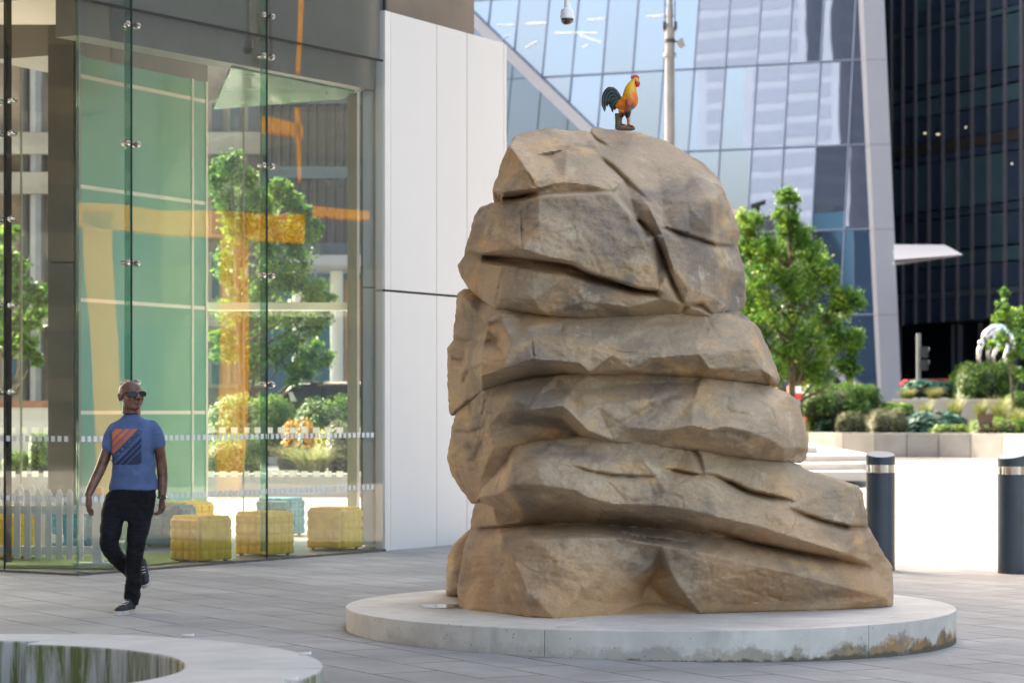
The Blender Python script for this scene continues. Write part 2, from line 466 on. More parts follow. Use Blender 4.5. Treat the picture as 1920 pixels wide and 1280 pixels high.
def raster_tris(P, D, tris, xs, ys):
    """linear interpolation of D over triangles at grid nodes"""
    X, Y = np.meshgrid(xs, ys)
    out = np.full(X.shape, np.nan)
    for a, b, c in tris:
        pa, pb, pc = P[a], P[b], P[c]
        i0 = max(0, int(np.searchsorted(xs, min(pa[0], pb[0], pc[0]))-1)); i1 = int(np.searchsorted(xs, max(pa[0], pb[0], pc[0])))+1
        j0 = max(0, int(np.searchsorted(ys, min(pa[1], pb[1], pc[1]))-1)); j1 = int(np.searchsorted(ys, max(pa[1], pb[1], pc[1])))+1
        x = X[j0:j1, i0:i1]; y = Y[j0:j1, i0:i1]
        det = (pb[1]-pc[1])*(pa[0]-pc[0])+(pc[0]-pb[0])*(pa[1]-pc[1])
        if abs(det) < 1e-6: continue
        l1 = ((pb[1]-pc[1])*(x-pc[0])+(pc[0]-pb[0])*(y-pc[1]))/det
        l2 = ((pc[1]-pa[1])*(x-pc[0])+(pa[0]-pc[0])*(y-pc[1]))/det
        l3 = 1-l1-l2
        m = (l1 > -1e-4) & (l2 > -1e-4) & (l3 > -1e-4)
        sub = out[j0:j1, i0:i1]
        sub[m] = (l1*D[a]+l2*D[b]+l3*D[c])[m]
    return out

def polydist(px, py, line):
    """distance, nearest point and fraction along an open polyline"""
    best = np.full(px.shape, 1e9); bx = np.zeros_like(px); by = np.zeros_like(px); fr = np.zeros_like(px)
    seg = [math.dist(line[i], line[i+1]) for i in range(len(line)-1)]; tot = sum(seg); acc = 0
    for i in range(len(line)-1):
        ax, ay = line[i]; cx, cy = line[i+1]
        dx, dy = cx-ax, cy-ay; L2 = dx*dx+dy*dy+1e-9
        t = np.clip(((px-ax)*dx+(py-ay)*dy)/L2, 0, 1)
        qx = ax+t*dx; qy = ay+t*dy
        d = np.hypot(px-qx, py-qy); m = d < best
        best[m] = d[m]; bx[m] = qx[m]; by[m] = qy[m]; fr[m] = ((acc+t*seg[i])/tot)[m]
        acc += seg[i]
    return best, bx, by, fr

def inside(px, py, poly):
    r = np.zeros(px.shape, bool); n = len(poly)
    for i in range(n):
        x0, y0 = poly[i]; x1, y1 = poly[(i+1) % n]
        c = ((y0 > py) != (y1 > py)) & (px < (x1-x0)*(py-y0)/(y1-y0+1e-12)+x0)
        r ^= c
    return r

def blur(a, mask, sig):
    k = min(int(sig*3)+1, (min(a.shape)-1)//2); g = np.exp(-np.arange(-k, k+1)**2/(2*sig*sig)); g /= g.sum()
    A = np.where(mask, a, 0); W = mask.astype(float)
    for ax in (0, 1):
        A = np.apply_along_axis(lambda v: np.convolve(v, g, 'same'), ax, A)
        W = np.apply_along_axis(lambda v: np.convolve(v, g, 'same'), ax, W)
    return A/np.maximum(W, 1e-6)

def boulder(name, label, outline, pts, ridges=(), grooves=(), back=1.2, rnd=.05, rr=7, sig=.45, seedo=0.0, contact=False, step=2.3, nz=.015):
    """outline: [(px,py,d)], d = metres in front of the 18 m plane; pts: inner control points;
    ridges: polylines of (px,py,d) whose segments stay straight creases; grooves: (line, width px, depth m[, taper])"""
    def fixd(p):
        if contact and p[1] >= 1135 and len(p) < 4:
            return (p[0], p[1], 18-(HC-PLZ)*F/(p[1]-HZ))
        return p[:3]
    outline = [fixd(p) for p in outline]
    V = [(p[0], p[1]) for p in outline]; D = [p[2] for p in outline]
    E = [(i, (i+1) % len(outline)) for i in range(len(outline))]
    for p in pts: V.append((p[0], p[1])); D.append(p[2])
    for rd in ridges:
        k = len(V)
        for p in rd: V.append((p[0], p[1])); D.append(p[2])
        E += [(k+i, k+i+1) for i in range(len(rd)-1)]
    ov, oe, of, iv, ie, iff = delaunay_2d_cdt([Vector(v) for v in V], E, [], 0, 1e-3)
    OD = []
    for i, v in enumerate(ov):
        src = iv[i]
        if src: OD.append(D[src[0]])
        else:
            wsum = 0; s = 0
            for q, dd in zip(V, D):
                ww = 1/((q[0]-v.x)**2+(q[1]-v.y)**2+1)**1.5; wsum += ww; s += ww*dd
            OD.append(s/wsum)
    P = [(v.x, v.y) for v in ov]
    tris = []
    for f in of:
        for i in range(1, len(f)-1): tris.append((f[0], f[i], f[i+1]))
    x0 = min(p[0] for p in V); x1 = max(p[0] for p in V); y0 = min(p[1] for p in V); y1 = max(p[1] for p in V)
    xs = np.arange(x0-step, x1+step*1.5, step); ys = np.arange(y0-step, y1+step*1.5, step)
    dep = raster_tris(P, OD, tris, xs, ys)
    ok = ~np.isnan(dep)
    dep = np.nan_to_num(dep)
    big = blur(dep, ok, 22.0)
    dep = blur(dep, ok, sig)
    gain = 1.35
    rel = dep-big
    if contact: rel = rel*np.where(ys[:, None] > 1120, np.clip((1140-ys[:, None])/20, 0, 1)*(gain-1)+1, gain)
    else: rel = rel*gain
    dep = big+rel
    # roughen the traced outline a little between its corners
    ring = []
    oo = [(p[0], p[1]) for p in outline]
    for i in range(len(oo)):
        a = oo[i]; b = oo[(i+1) % len(oo)]; L = math.dist(a, b); k = max(1, int(L/5))
        for j in range(k):
            t = j/k; x = a[0]+(b[0]-a[0])*t; y = a[1]+(b[1]-a[1])*t
            n = mnoise.noise(Vector((x*.06+seedo, y*.06, 3)))*1.7+mnoise.noise(Vector((x*.17, y*.17+seedo, 8)))*1.5
            nx, ny = (b[1]-a[1])/L, -(b[0]-a[0])/L
            if contact and y > 1130: n = 0
            ring.append((x+nx*n, y+ny*n))
    X, Y = np.meshgrid(xs, ys)
    ins = inside(X, Y, ring)
    full = ins[:-1, :-1] & ins[1:, :-1] & ins[:-1, 1:] & ins[1:, 1:]
    use = np.zeros(ins.shape, bool)
    use[:-1, :-1] |= full; use[1:, :-1] |= full; use[:-1, 1:] |= full; use[1:, 1:] |= full
    inner = np.zeros(ins.shape, bool)
    inner[1:-1, 1:-1] = full[:-1, :-1] & full[1:, :-1] & full[:-1, 1:] & full[1:, 1:]
    bd = use & ~inner
    dist, bx, by, _ = polydist(X, Y, ring+[ring[0]])
    PX = X.copy(); PY = Y.copy()
    PX[bd] = bx[bd]; PY[bd] = by[bd]; dist[bd] = 0
    # rounding towards the outline
    t = np.clip(dist/rr, 0, 1)
    amt = np.full(t.shape, rnd)
    if contact: amt = np.where(PY > 1105, rnd*.15, rnd)
    dep = dep-amt*(1-np.sqrt(np.maximum(0, 1-(1-t)**2)))
    for g in grooves:
        line, wd, dp = g[0], g[1], g[2]
        gd, gx, gy, fr = polydist(PX, PY, line)
        tp = np.sin(np.clip(fr, .02, .98)*math.pi)**.45 if len(g) < 4 else 1.0
        up = (PY < gy)                      # sharp lip above, easy slope below
        ww = np.where(up, wd*.55, wd*1.15)
        dep = dep-1.15*dp*tp*np.exp(-(gd/ww)**1.6)
    # bulk roughness
    idx = np.argwhere(use)
    ids = -np.ones(use.shape, int); verts = []
    for n_, (j, i) in enumerate(idx):
        px, py = PX[j, i], PY[j, i]
        v = Vector((px*.0052+seedo, py*.0075, seedo*1.7))
        s = mnoise.fractal(v*4.0, .75, 2.1, 5)*nz*1.25
        q_ = v*2.6+Vector((mnoise.noise(v*3)*.35, mnoise.noise(v*3+Vector((9, 9, 9)))*.35, 0))
        vd = mnoise.voronoi(q_)[0]; s += (min(.16, vd[1]-vd[0])-.10)*.075*max(0, mnoise.noise(v*1.3+Vector((4, 4, 1)))+.55)
        vd = mnoise.voronoi(q_*2.7)[0]; s += (min(.14, vd[1]-vd[0])-.08)*.022
        rdg = abs(mnoise.noise(v*6.5))
        s -= max(0, .10-rdg)*.12*max(0, mnoise.noise(v*1.7+Vector((5, 1, 2)))+.25)
        if contact and py > 1130: s *= .2
        ids[j, i] = n_
        verts.append(R(px, py, 18.0-(dep[j, i]+s)))
    nf = len(verts)
    bmap = {}
    allv = [tuple(v) for v in verts]
    # the back: same plan seen square on, swelling away from the viewer
    yb = 18.0+back
    for n_, (j, i) in enumerate(idx):
        v = verts[n_]
        tt = min(1, dist[j, i]/(rr*3))
        sw = .35*math.sqrt(max(0, 1-(1-tt)**2))
        yy = yb-.45+sw*1.2+mnoise.fractal(Vector((v.x*1.3, v.z*1.5, seedo+9)), .9, 2, 4)*.10
        allv.append((v.x, max(yy, v.y+.3), v.z))
    faces = []
    js, is_ = np.nonzero(full)
    from collections import Counter
    ec = Counter(); ed = {}
    for j, i in zip(js, is_):
        q = (ids[j, i], ids[j+1, i], ids[j+1, i+1], ids[j, i+1])
        q = tuple(int(k) for k in q)
        faces.append(q); faces.append(tuple(nf+k for k in q[::-1]))
        for k in range(4):
            a, b = q[k], q[(k+1) % 4]; ky = (min(a, b), max(a, b)); ec[ky] += 1; ed[ky] = (a, b)
    for ky, c in ec.items():
        if c == 1:
            a, b = ed[ky]
            faces.append((b, a, nf+a, nf+b))
    me = bpy.data.meshes.new(name); me.from_pydata(allv, [], faces); me.validate()
    me.materials.append(M['sandstone'])
    me.polygons.foreach_set('use_smooth', [True]*len(me.polygons))
    me.set_sharp_from_angle(angle=math.radians(60))
    o = bpy.data.objects.new(name, me); col.objects.link(o)
    setp(o, label, 'boulder', 'boulders stacked on the round plinth')
    return o

# --- topmost boulder
R1o = [(938,368,.30),(922,357,.05),(934,327,.10),(941,300,.25),(954,270,.25),(965,254,.10),(995,246,.0),(1022,240,-.05),(1070,245,-.05),(1098,244,-.05),
 (1106,249,-.02),(1109,242,-.1),(1116,240,-.15),(1150,243,-.15),(1192,246,-.15),(1248,264,-.1),(1285,286,-.05),(1317,304,0),(1345,331,.1),(1357,356,.15),
 (1373,392,.2),(1387,432,.25),(1383,458,.2),(1388,475,.3),(1396,512,.35),(1400,561,.35),(1395,578,.35),(1380,591,.45),(1340,596,.62),(1270,594,.68),(1180,597,.75),
 (1089,598,.82),(1018,589,.85),(929,579,.68),(891,551,.35),(878,537,.25),(861,507,.1),(857,497,.05),(871,479,.2),(872,466,.25),(881,437,.3),(886,414,.3),
 (898,390,.3),(920,381,.35),(938,376,.38)]
R1r = [
 [(941,300,.45),(985,316,.70),(1000,336,.78),(1004,352,.82)],
 [(954,272,.35),(1000,290,.45),(1060,280,.32)],
 [(928,358,.30),(945,360,.62),(1004,353,.84)],
 [(940,373,.40),(1006,364,.70)],
 [(1004,338,.76),(1060,341,.82),(1110,347,.86),(1150,357,.88)],
 [(1008,362,.76),(1080,359,.82),(1143,359,.87)],
 [(942,388,.60),(1010,369,.86),(1080,365,.93),(1145,364,.93),(1178,402,.98),(1206,452,1.04),(1226,512,1.05),(1233,543,.98)],
 [(1062,283,.36),(1110,318,.62),(1150,358,.84)],
 [(1072,276,.28),(1125,290,.36),(1172,333,.62),(1216,386,.86),(1242,440,.98),(1262,502,1.0),(1284,570,.90)],
 [(1240,370,.62),(1290,380,.74),(1332,379,.72),(1356,358,.30)],
 [(1332,379,.72),(1312,410,.86),(1292,432,.90)],
 [(905,474,.55),(978,466,1.0),(1030,482,1.05),(1072,490,1.06),(1102,510,1.06),(1150,524,1.06),(1192,538,1.06),(1233,543,.98)],
 [(930,486,.50),(1000,500,.84),(1060,507,.88),(1140,530,.92),(1230,549,.90)],
 [(862,496,.12),(900,492,.45),(940,500,.72),(1000,510,.93),(1060,517,.96),(1140,537,.98),(1240,560,.94)],
 [(945,392,.60),(938,440,.72),(930,470,.72)],
 [(960,500,.80),(940,560,.78),(928,578,.68)],
]
R1p = [(905,420,.42),(900,455,.45),(960,330,.58),(1040,310,.5),(1100,270,.15),(1180,270,.08),(1230,310,.3),(1300,330,.36),(1290,480,.90),(1340,440,.62),
 (1350,500,.68),(1340,560,.72),(1290,540,.95),(1190,400,.80),(1215,440,.86),(1240,500,.90),(1080,430,1.03),(1150,470,1.06),(1010,430,.98),(1000,560,.95),
 (1100,565,.98),(1180,575,.95),(900,530,.42),(1030,290,.33),(1375,540,.42),(1370,430,.36)]
R1g = [([(940,371),(965,371),(1005,362)], 5, .22),
 ([(874,476),(905,480),(945,484),(985,488),(1030,492),(1072,499),(1104,516),(1150,529),(1192,543),(1232,548)], 6, .24),
 ([(1105,247),(1118,262),(1140,275)], 5, .07),
 ([(1120,292),(1150,316),(1180,345),(1215,378)], 8, .11),
 ([(1198,414),(1226,440),(1245,486),(1262,530),(1284,575)], 6, .14),
 ([(1248,428),(1290,442),(1340,459),(1384,463)], 5, .13),
 ([(1272,592),(1286,573),(1315,571),(1332,588)], 6, .10),
 ([(975,380),(977,430),(976,462)], 3, .03),([(945,500),(936,535),(928,575)], 3, .03),
 ([(1188,408),(1196,416),(1212,420)], 4, .05),([(988,322),(998,340),(1004,352)], 4, .04)]
boulder('boulder', 'largest rounded sandstone boulder with a curving channel, topmost of the stack under the rooster', R1o, R1p, R1r, R1g, back=1.35, seedo=1.3)

# --- second boulder
R2o = [(857,549,-.15),(871,541,-.1),(905,546,.15),(960,556,.52),(1100,572,.70),(1300,574,.66),(1385,580,.42),(1393,590,.25),(1411,602,.3),(1423,614,.3),(1436,643,.25),
 (1454,684,.2),(1463,711,.15),(1459,722,.2),(1440,721,.35),(1376,715,.62),(1314,709,.72),(1220,702,.78),(1107,701,.82),(1045,710,.62),(960,720,.50),(905,736,.38),
 (867,760,.1),(849,781,-.1),(843,776,-.15),(839,724,-.2),(839,652,-.2),(850,637,-.15),(849,625,-.18),(854,592,-.2)]
R2r = [[(872,560,.12),(895,588,.30),(915,615,.42),(926,640,.50)],
 [(905,652,.55),(902,680,.62),(903,702,.60)],
 [(914,602,.55),(940,590,.72),(962,592,.70),(990,612,.80),(1002,636,.92)],
 [(1002,636,.92),(1060,645,.98),(1110,652,.99),(1150,664,1.0),(1220,670,.99),(1310,664,.94),(1405,655,.78)],
 [(903,704,.64),(950,688,.86),(996,673,.98),(1050,676,.98),(1086,681,1.0),(1106,699,.95)],
 [(926,736,.40),(1000,708,.56),(1060,703,.62),(1100,702,.75)],
 [(1413,606,.48),(1420,650,.62),(1447,706,.55)],
 [(940,600,.70),(1060,602,.78),(1200,604,.78),(1385,600,.62)]]
R2p = [(880,640,.10),(860,700,-.02),(870,600,-.02),(890,700,.35),(960,640,.84),(1050,620,.83),(1200,630,.85),(1330,625,.78),(1180,690,.98),(1330,690,.90),(1400,695,.75),(950,670,.86),(1425,690,.66)]
R2g = [([(849,632),(870,640),(900,642),(926,641)], 8, .10),([(846,668),(856,674),(870,676)], 4, .05),
 ([(1120,647),(1160,660),(1222,664)], 5, .03),([(1290,704),(1350,697),(1400,690)], 6, .05),([(998,640),(1000,665),(994,680)], 3, .03),
 ([(870,655),(880,690),(868,720)], 8, .07)]
boulder('boulder', 'flat sandstone slab with a dark recessed left end, directly under the topmost boulder', R2o, R2p, R2r, R2g, back=1.3, seedo=4.1, rnd=.045, rr=6)

# --- third boulder
R3o = [(848,795,-.1),(856,770,0),(870,758,.1),(905,728,.45),(960,712,.60),(1045,702,.70),(1107,694,.75),(1220,695,.76),(1320,702,.72),(1376,710,.62),(1440,722,.42),
 (1479,737,.25),(1492,746,.2),(1503,774,.15),(1514,812,.1),(1516,843,.1),(1511,861,.12),(1501,868,.2),(1470,866,.4),(1420,862,.6),(1345,850,.75),(1289,842,.8),
 (1195,838,.8),(1110,838,.6),(1040,846,.5),(980,862,.4),(940,890,.25),(915,920,.15),(897,944,.0),(885,944,-.1),(867,920,-.15),(848,892,-.2),(838,862,-.22),(840,845,-.22)]
R3r = [[(915,748,.50),(925,760,.60),(938,773,.70)],
 [(938,773,.78),(1000,767,.93),(1055,760,.97),(1082,786,.97),(1103,808,.95)],
 [(905,760,.42),(918,800,.55),(926,840,.50),(945,870,.35)],
 [(938,790,.60),(1000,800,.62),(1060,805,.66),(1090,822,.72)],
 [(1045,722,.70),(1075,729,.78),(1110,727,.78),(1200,716,.72),(1300,716,.70)],
 [(1246,806,.98),(1298,797,1.05),(1330,805,1.05),(1362,799,1.03),(1408,809,.98),(1440,821,.86),(1470,840,.66)],
 [(1472,742,.40),(1440,770,.80),(1462,800,.72),(1492,838,.40)],
 [(1260,822,.86),(1330,832,.86),(1400,846,.82)]]
R3p = [(870,800,.10),(880,860,.10),(862,840,-.02),(900,900,.12),(960,745,.80),(1010,740,.84),(1120,760,.93),(1200,750,.92),(1300,750,.92),(1380,760,.92),(1180,800,.97),(1420,790,.92),
 (1150,825,.90),(1390,730,.66),(985,830,.50),(1500,850,.15)]
R3g = [([(1150,800),(1200,775),(1240,750),(1290,730)], 12, .05),([(850,808),(880,812),(910,800)], 6, .06),([(905,825),(890,860),(905,890)], 10, .07),
 ([(1330,812),(1362,806),(1405,818)], 6, .06),([(912,745),(905,775),(912,800)], 4, .04)]
boulder('boulder', 'third boulder down, sandstone with a dark hollow under its left ledge', R3o, R3p, R3r, R3g, back=1.2, seedo=7.7, rnd=.05, rr=7)

# --- bottom boulder
R4o = [(970,833,.66),(1039,822,.78),(1117,813,.84),(1195,816,.86),(1289,820,.76),(1345,832,.66),(1407,845,.54),(1470,862,.35),(1501,871,.3),(1509,879,.3),(1548,890,.25),
 (1610,910,.12),(1616,920,.1),(1626,963,.05),(1628,988,.05),(1639,1004,.1),(1657,1038,.08),(1674,1063,.06),(1675,1098,.06),(1676,1132,.06,1),(1670,1137,.0),
 (1564,1143,0),(1439,1146,0),(1314,1150,0),(1240,1151,0),(1132,1153,0),(1039,1159,0),(995,1156,0),(929,1148,0),(882,1143,0),(861,1136,0),(857,1112,0),
 (860,1081,0),(867,1050,.02),(870,1025,.05),(879,1004,.08),(886,962,-.02),(892,934,0),(901,903,.08),(923,878,.2),(945,859,.35),(962,839,.5)]
R4r = [[(962,842,.62),(957,880,.78),(958,905,.85)],
 [(905,930,.30),(940,925,.62),(958,907,.88),(1020,909,1.02),(1076,917,1.05),(1102,932,1.05),(1150,944,1.04),(1230,946,1.02),(1295,955,.98),(1345,968,.92),(1420,985,.85),(1500,1010,.72),(1580,1035,.5)],
 [(888,985,.15),(930,980,.42),(985,979,.55),(1100,982,.60),(1180,986,.60),(1260,992,.62),(1330,1004,.66),(1376,1008,.64),(1439,1024,.60),(1501,1037,.52),(1579,1052,.38),(1640,1070,.14)],
 [(886,1012,.20),(930,1020,.60),(947,1019,.78),(1000,1011,.98),(1070,1009,.98),(1150,1007,.96),(1240,1021,.92),(1335,1040,.86),(1439,1064,.76),(1535,1087,.6),(1657,1119,.25)],
 [(947,1020,.80),(964,1050,.92),(985,1102,1.02),(995,1154,1.0)],
 [(868,1035,.12),(872,1090,.10)],
 [(1236,1033,.84),(1220,1058,.80),(1180,1090,.78),(1134,1130,.84)],
 [(1236,1033,.84),(1262,1080,.80),(1284,1112,.78)],
 [(1002,985,.62),(1080,990,.72),(1148,996,.76)],
 [(1292,822,.76),(1308,852,.84),(1320,886,.95)]]
R4p = [(925,950,.28),(930,905,.45),(1010,860,.92),(1010,885,1.0),(1100,850,.90),(1100,890,1.02),(1200,850,.92),(1250,920,1.02),(1280,850,.80),(1360,870,.72),(1380,950,.85),
 (1450,900,.62),(1460,965,.78),(1540,925,.40),(1540,960,.45),(1560,1010,.45),(1600,970,.25),(1620,1050,.28),
 (1215,1095,.52),(1200,1130,.52),(1250,1130,.55),(1235,1065,.62),(1340,1090,.80),(1330,1130,.72),(1440,1110,.62),(1560,1120,.42),(1060,1060,1.02),(1080,1120,1.0),
 (1150,1050,.96),(905,1080,.42),(930,1120,.60),(900,1040,.38),(1020,950,.78),(1120,962,.82),(1200,968,.84)]
R4g = [([(1072,873),(1108,884),(1150,891),(1190,893),(1232,893)], 5, .06),([(1250,879),(1285,886),(1318,891)], 5, .09),
 ([(1292,828),(1310,856),(1320,888)], 7, .09),
 ([(1318,888),(1345,894),(1372,906),(1402,921),(1440,930),(1482,938)], 7, .16),
 ([(1482,954),(1512,966),(1548,978),(1590,988),(1630,989)], 6, .14),
 ([(1148,994),(1185,1004),(1226,1012),(1290,1017)], 6, .10),
 ([(1329,994),(1376,1007),(1408,1018),(1440,1023),(1501,1035),(1579,1050),(1628,1063)], 7, .14),
 ([(892,992),(930,990),(985,984),(1060,984)], 8, .16),
 ([(955,870),(958,905),(940,930)], 5, .03),([(940,925),(970,918),(1030,925)],9,.05)]
boulder('boulder', 'wide bottom boulder of cracked sandstone standing on the plinth', R4o, R4p, R4r, R4g, back=1.3, seedo=11.2, contact=True, rnd=.05, rr=7)

# --- small boulder behind, on the left
R5o = [(836,1112,-.86,1),(839,1119,-.84,1),(857,1120,-.84,1),(960,1120,-.84,1),(985,1080,-.9,1),(960,1010,-.9),(885,992,-.9),(876,998,-.92),(861,1011,-.92),(850,1022,-.9),(840,1038,-.9),(837,1066,-.88)]
boulder('boulder', 'small smooth boulder tucked behind the bottom boulder on its left', R5o, [(850,1070,-.72),(860,1100,-.72),(900,1060,-.6),(930,1090,-.6)], [], [], back=1.35, seedo=15, rnd=.06, rr=14)

# ------------------------------------------------------------------ round plinth
def plinth_mat():
    m, t, b = newmat('weathered white concrete')
    tc = N(t, 'ShaderNodeTexCoord'); sp = N(t, 'ShaderNodeSeparateXYZ'); t.links.new(tc.outputs['Object'], sp.inputs[0])
    def noise(s, d=6, r=.6, dis=0., sc3=None):
        n = N(t, 'ShaderNodeTexNoise', Scale=s, Detail=float(d), Roughness=r, Distortion=dis)
        if sc3:
            mp = N(t, 'ShaderNodeMapping'); mp.inputs['Scale'].default_value = sc3; t.links.new(tc.outputs['Object'], mp.inputs[0]); t.links.new(mp.outputs[0], n.inputs['Vector'])
        else: t.links.new(tc.outputs['Object'], n.inputs['Vector'])
        return n.outputs[0]
    def rg(x, a, b_, lo=0, hi=1):
        r = N(t, 'ShaderNodeMapRange'); r.inputs[1].default_value = a; r.inputs[2].default_value = b_; r.inputs[3].default_value = lo; r.inputs[4].default_value = hi
        t.links.new(x, r.inputs[0]); return r.outputs[0]
    def mth(op, a, c):
        n = N(t, 'ShaderNodeMath', operation=op)
        for k, x in enumerate((a, c)):
            if isinstance(x, (int, float)): n.inputs[k].default_value = x
            else: t.links.new(x, n.inputs[k])
        return n.outputs[0]
    def mix(f, a, c):
        x = N(t, 'ShaderNodeMix', data_type='RGBA'); t.links.new(f, x.inputs[0])
        for k, q in ((6, a), (7, c)):
            if isinstance(q, tuple): x.inputs[k].default_value = (*q, 1)
            else: t.links.new(q, x.inputs[k])
        return x.outputs[2]
    c = mix(rg(noise(1.6), .4, .65), (.64, .60, .545), (.50, .465, .42))
    c = mix(rg(noise(9, 8, .7), .55, .75, 0, .5), c, (.36, .345, .32))
    # pits
    vo = N(t, 'ShaderNodeTexVoronoi', Scale=26.0); t.links.new(tc.outputs['Object'], vo.inputs['Vector'])
    pit = mth('MULTIPLY', mth('LESS_THAN', vo.outputs[0], .12), mth('GREATER_THAN', noise(5), .52))
    c = mix(pit, c, (.16, .14, .12))
    # low tide-mark of dirt, rust to the right
    hz = sp.outputs[2]
    lim = mth('ADD', rg(noise(5, 7, .7), .32, .68, -.04, .13), .0)
    low = rg(mth('SUBTRACT', mth('ADD', lim, .015), hz), -.028, .030)
    wx = rg(sp.outputs[0], -.9, 1.6, 0.25, 1)
    dirt = mix(rg(noise(6, 6), .4, .6), (.16, .13, .09), (.34, .19, .065))
    dirt = mix(rg(noise(11, 5), .56, .66), dirt, (.07, .09, .02))
    dirt2 = mix(wx, (.20, .185, .165), dirt)
    front = rg(sp.outputs[1], .3, -.6, 0, 1)
    f = mth('MULTIPLY', mth('MULTIPLY', low, wx), front)
    c = mix(f, c, dirt2)
    foot = rg(mth('ADD', hz, rg(noise(8, 6, .7), .3, .7, -.025, .025)), .012, -.004)
    c = mix(foot, c, (.10, .085, .06))
    stn = rg(noise(3.5, 6, .6, 0, (1, 1, .25)), .56, .72, 0, .55)
    c = mix(stn, c, (.33, .305, .27))
    t.links.new(c, b.inputs['Base Color']); b.inputs['Roughness'].default_value = .75
    bp = N(t, 'ShaderNodeBump', Strength=.4, Distance=.004); t.links.new(mth('SUBTRACT', noise(70, 5), pit), bp.inputs['Height'])
    t.links.new(bp.outputs[0], b.inputs['Normal'])
    return m
M['plinth'] = plinth_mat()
pl = thing('sculpture_plinth', 'low round white concrete plinth under the boulder stack, rusty at its foot', 'plinth', (PLX, PLY, 0))
joints = [math.radians(a) for a in (-111, -52, -5, 60, 120, 175)]
for k in range(6):
    a0 = joints[k]; a1 = joints[(k+1) % 6]
    if a1 < a0: a1 += 2*math.pi
    g = .0016/PLR
    n = max(4, int((a1-a0)/math.radians(2.2)))
    arc = [(PLR*math.cos(a0+g+(a1-a0-2*g)*i/n), PLR*math.sin(a0+g+(a1-a0-2*g)*i/n)) for i in range(n+1)]
    m = MB().prism([(0.01*math.cos((a0+a1)/2), .01*math.sin((a0+a1)/2))]+arc, -.12, PLZ)
    m.build('slab_segment', M['plinth'], pl, bevel=.005)
# rain puddle
def puddle_mat():
    m, t, b = newmat('rain water'); b.inputs['Base Color'].default_value = (.16, .15, .14, 1); b.inputs['Roughness'].default_value = .02; b.inputs['Specular IOR Level'].default_value = .9
    return m
mb = MB(); pts = []
c = Vector((R(838, 0, 18.0).x, 17.95))
for k in range(40):
    a = 2*math.pi*k/40
    rx = .20*(1+.12*math.sin(3*a+1)+.07*math.sin(5*a)); ry = .20*(1+.15*math.sin(2*a+2))
    pts.append((c.x+rx*math.cos(a), c.y+ry*math.sin(a), PLZ+.004))
setp(mb.poly(pts).build('puddle', puddle_mat()), 'shallow rain puddle on the plinth beside the boulders', 'puddle', kind='structure')

# ------------------------------------------------------------------ ground
def ground():
    xs = list(np.linspace(-14, 14, 57)); xs = [-900, -300, -100, -40]+xs+[40, 100, 300, 900]
    ys = [-300, -100, -30, 0, 8, 12, 20, 30, 60, 120, 300, 1500]
    v = [(x, y, gz(x)) for y in ys for x in xs]; n = len(xs)
    f = [(j*n+i, j*n+i+1, (j+1)*n+i+1, (j+1)*n+i) for j in range(len(ys)-1) for i in range(n-1)]
    me = bpy.data.meshes.new('plaza_paving'); me.from_pydata(v, [], f); me.materials.append(M['paving'])
    me.polygons.foreach_set('use_smooth', [True]*len(f))
    o = bpy.data.objects.new('plaza_paving', me); col.objects.link(o); setp(o, kind='structure')
ground()

# ------------------------------------------------------------------ lobby building
A = Vector((-4.00, 23.60)); B = Vector((-1.41, 27.80)); L = Vector((-9.0, 27.17))
fd = (B-A).normalized(); fn = Vector((fd.y, -fd.x))          # along the front, and its outward normal
CE = Vector((-.06, 30.45))                                    # far end of the white cladding
cd = (CE-Vector((-1.385, 27.9))).normalized(); cn = Vector((cd.y, -cd.x))
def FY(px, p=A, d=fd):
    """distance at which a pixel column meets the vertical plane through p along d"""
    k = (px-960)/F
    # k*Y = p.x + d.x*t ; Y = p.y + d.y*t
    t = (k*p.y-p.x)/(d.x-k*d.y)
    return p.y+d.y*t
def FP(px, py, off=0.0, p=A, d=fd):
    n = Vector((d.y, -d.x)); q = p+n*off
    Y = FY(px, q, d); return R(px, py, Y)
ZJ = 5.36      # joint between glazing and upper panels

bd = thing('office_tower', 'tall office tower with a glass lobby, taupe panels above and an off white clad corner', 'building', (-3, 26, 0))
bd_off = Vector((3, -26, 0))
def bpart(mb, name, m, **k):
    o = mb.build(name, m, bd, loc=bd_off, **k); return o

# overhanging tower body and lower upper storeys
body = [(-.40, 30.2), (-1.75, 28.2), (A.x+.25*fn.x-.5, A.y+.45), (-6.4, 21.0), (-6.4, -30), (-27, -30), (-27, 33.5), (-4, 33.5), (-.9, 31.0)]
bpart(MB().prism(body, 8.2, 85), 'tower_body', M['brown'])
low = [(-.45, 30.6), (-1.60, 28.25), (A.x-.25, A.y+.45), (L.x, L.y+.4), (-9, 32.9), (-2.2, 32.9)]
bpart(MB().prism(low, 6.62, 8.2), 'upper_storey', M['taupe'])
# spandrel panels above the joint
def span(px0, px1, z0, z1, off, th=.12, p=A, d=fd):
    a = FP(px0, 700, off, p, d); b = FP(px1, 700, off, p, d)
    return MB().wallbox((a.x, a.y), (b.x, b.y), th, z0, z1)
for a, b in ((146, 242), (244.5, 499), (501.5, 719)):
    bpart(span(a, b, ZJ+.02, 6.6, -.10), 'upper_panel', M['taupe'])
# brown upper wall over the cladding
a = R(716, 0, 28.15); b = R(889, 0, 31.2)
bpart(MB().wallbox((a.x, a.y), (b.x, b.y), .4, 5.6, 8.1), 'upper_wall', M['brown'])
# interior edge beam behind the glass head
bpart(span(150, 712, 5.06, 5.60, -.16, .30), 'edge_beam', M['taupe'])
a = Vector((A.x-.1, A.y+.16)); 
bpart(MB().wallbox((L.x, L.y+.2), (A.x-.12, A.y+.22), .25, 5.5, 5.75), 'edge_beam', M['taupe'])
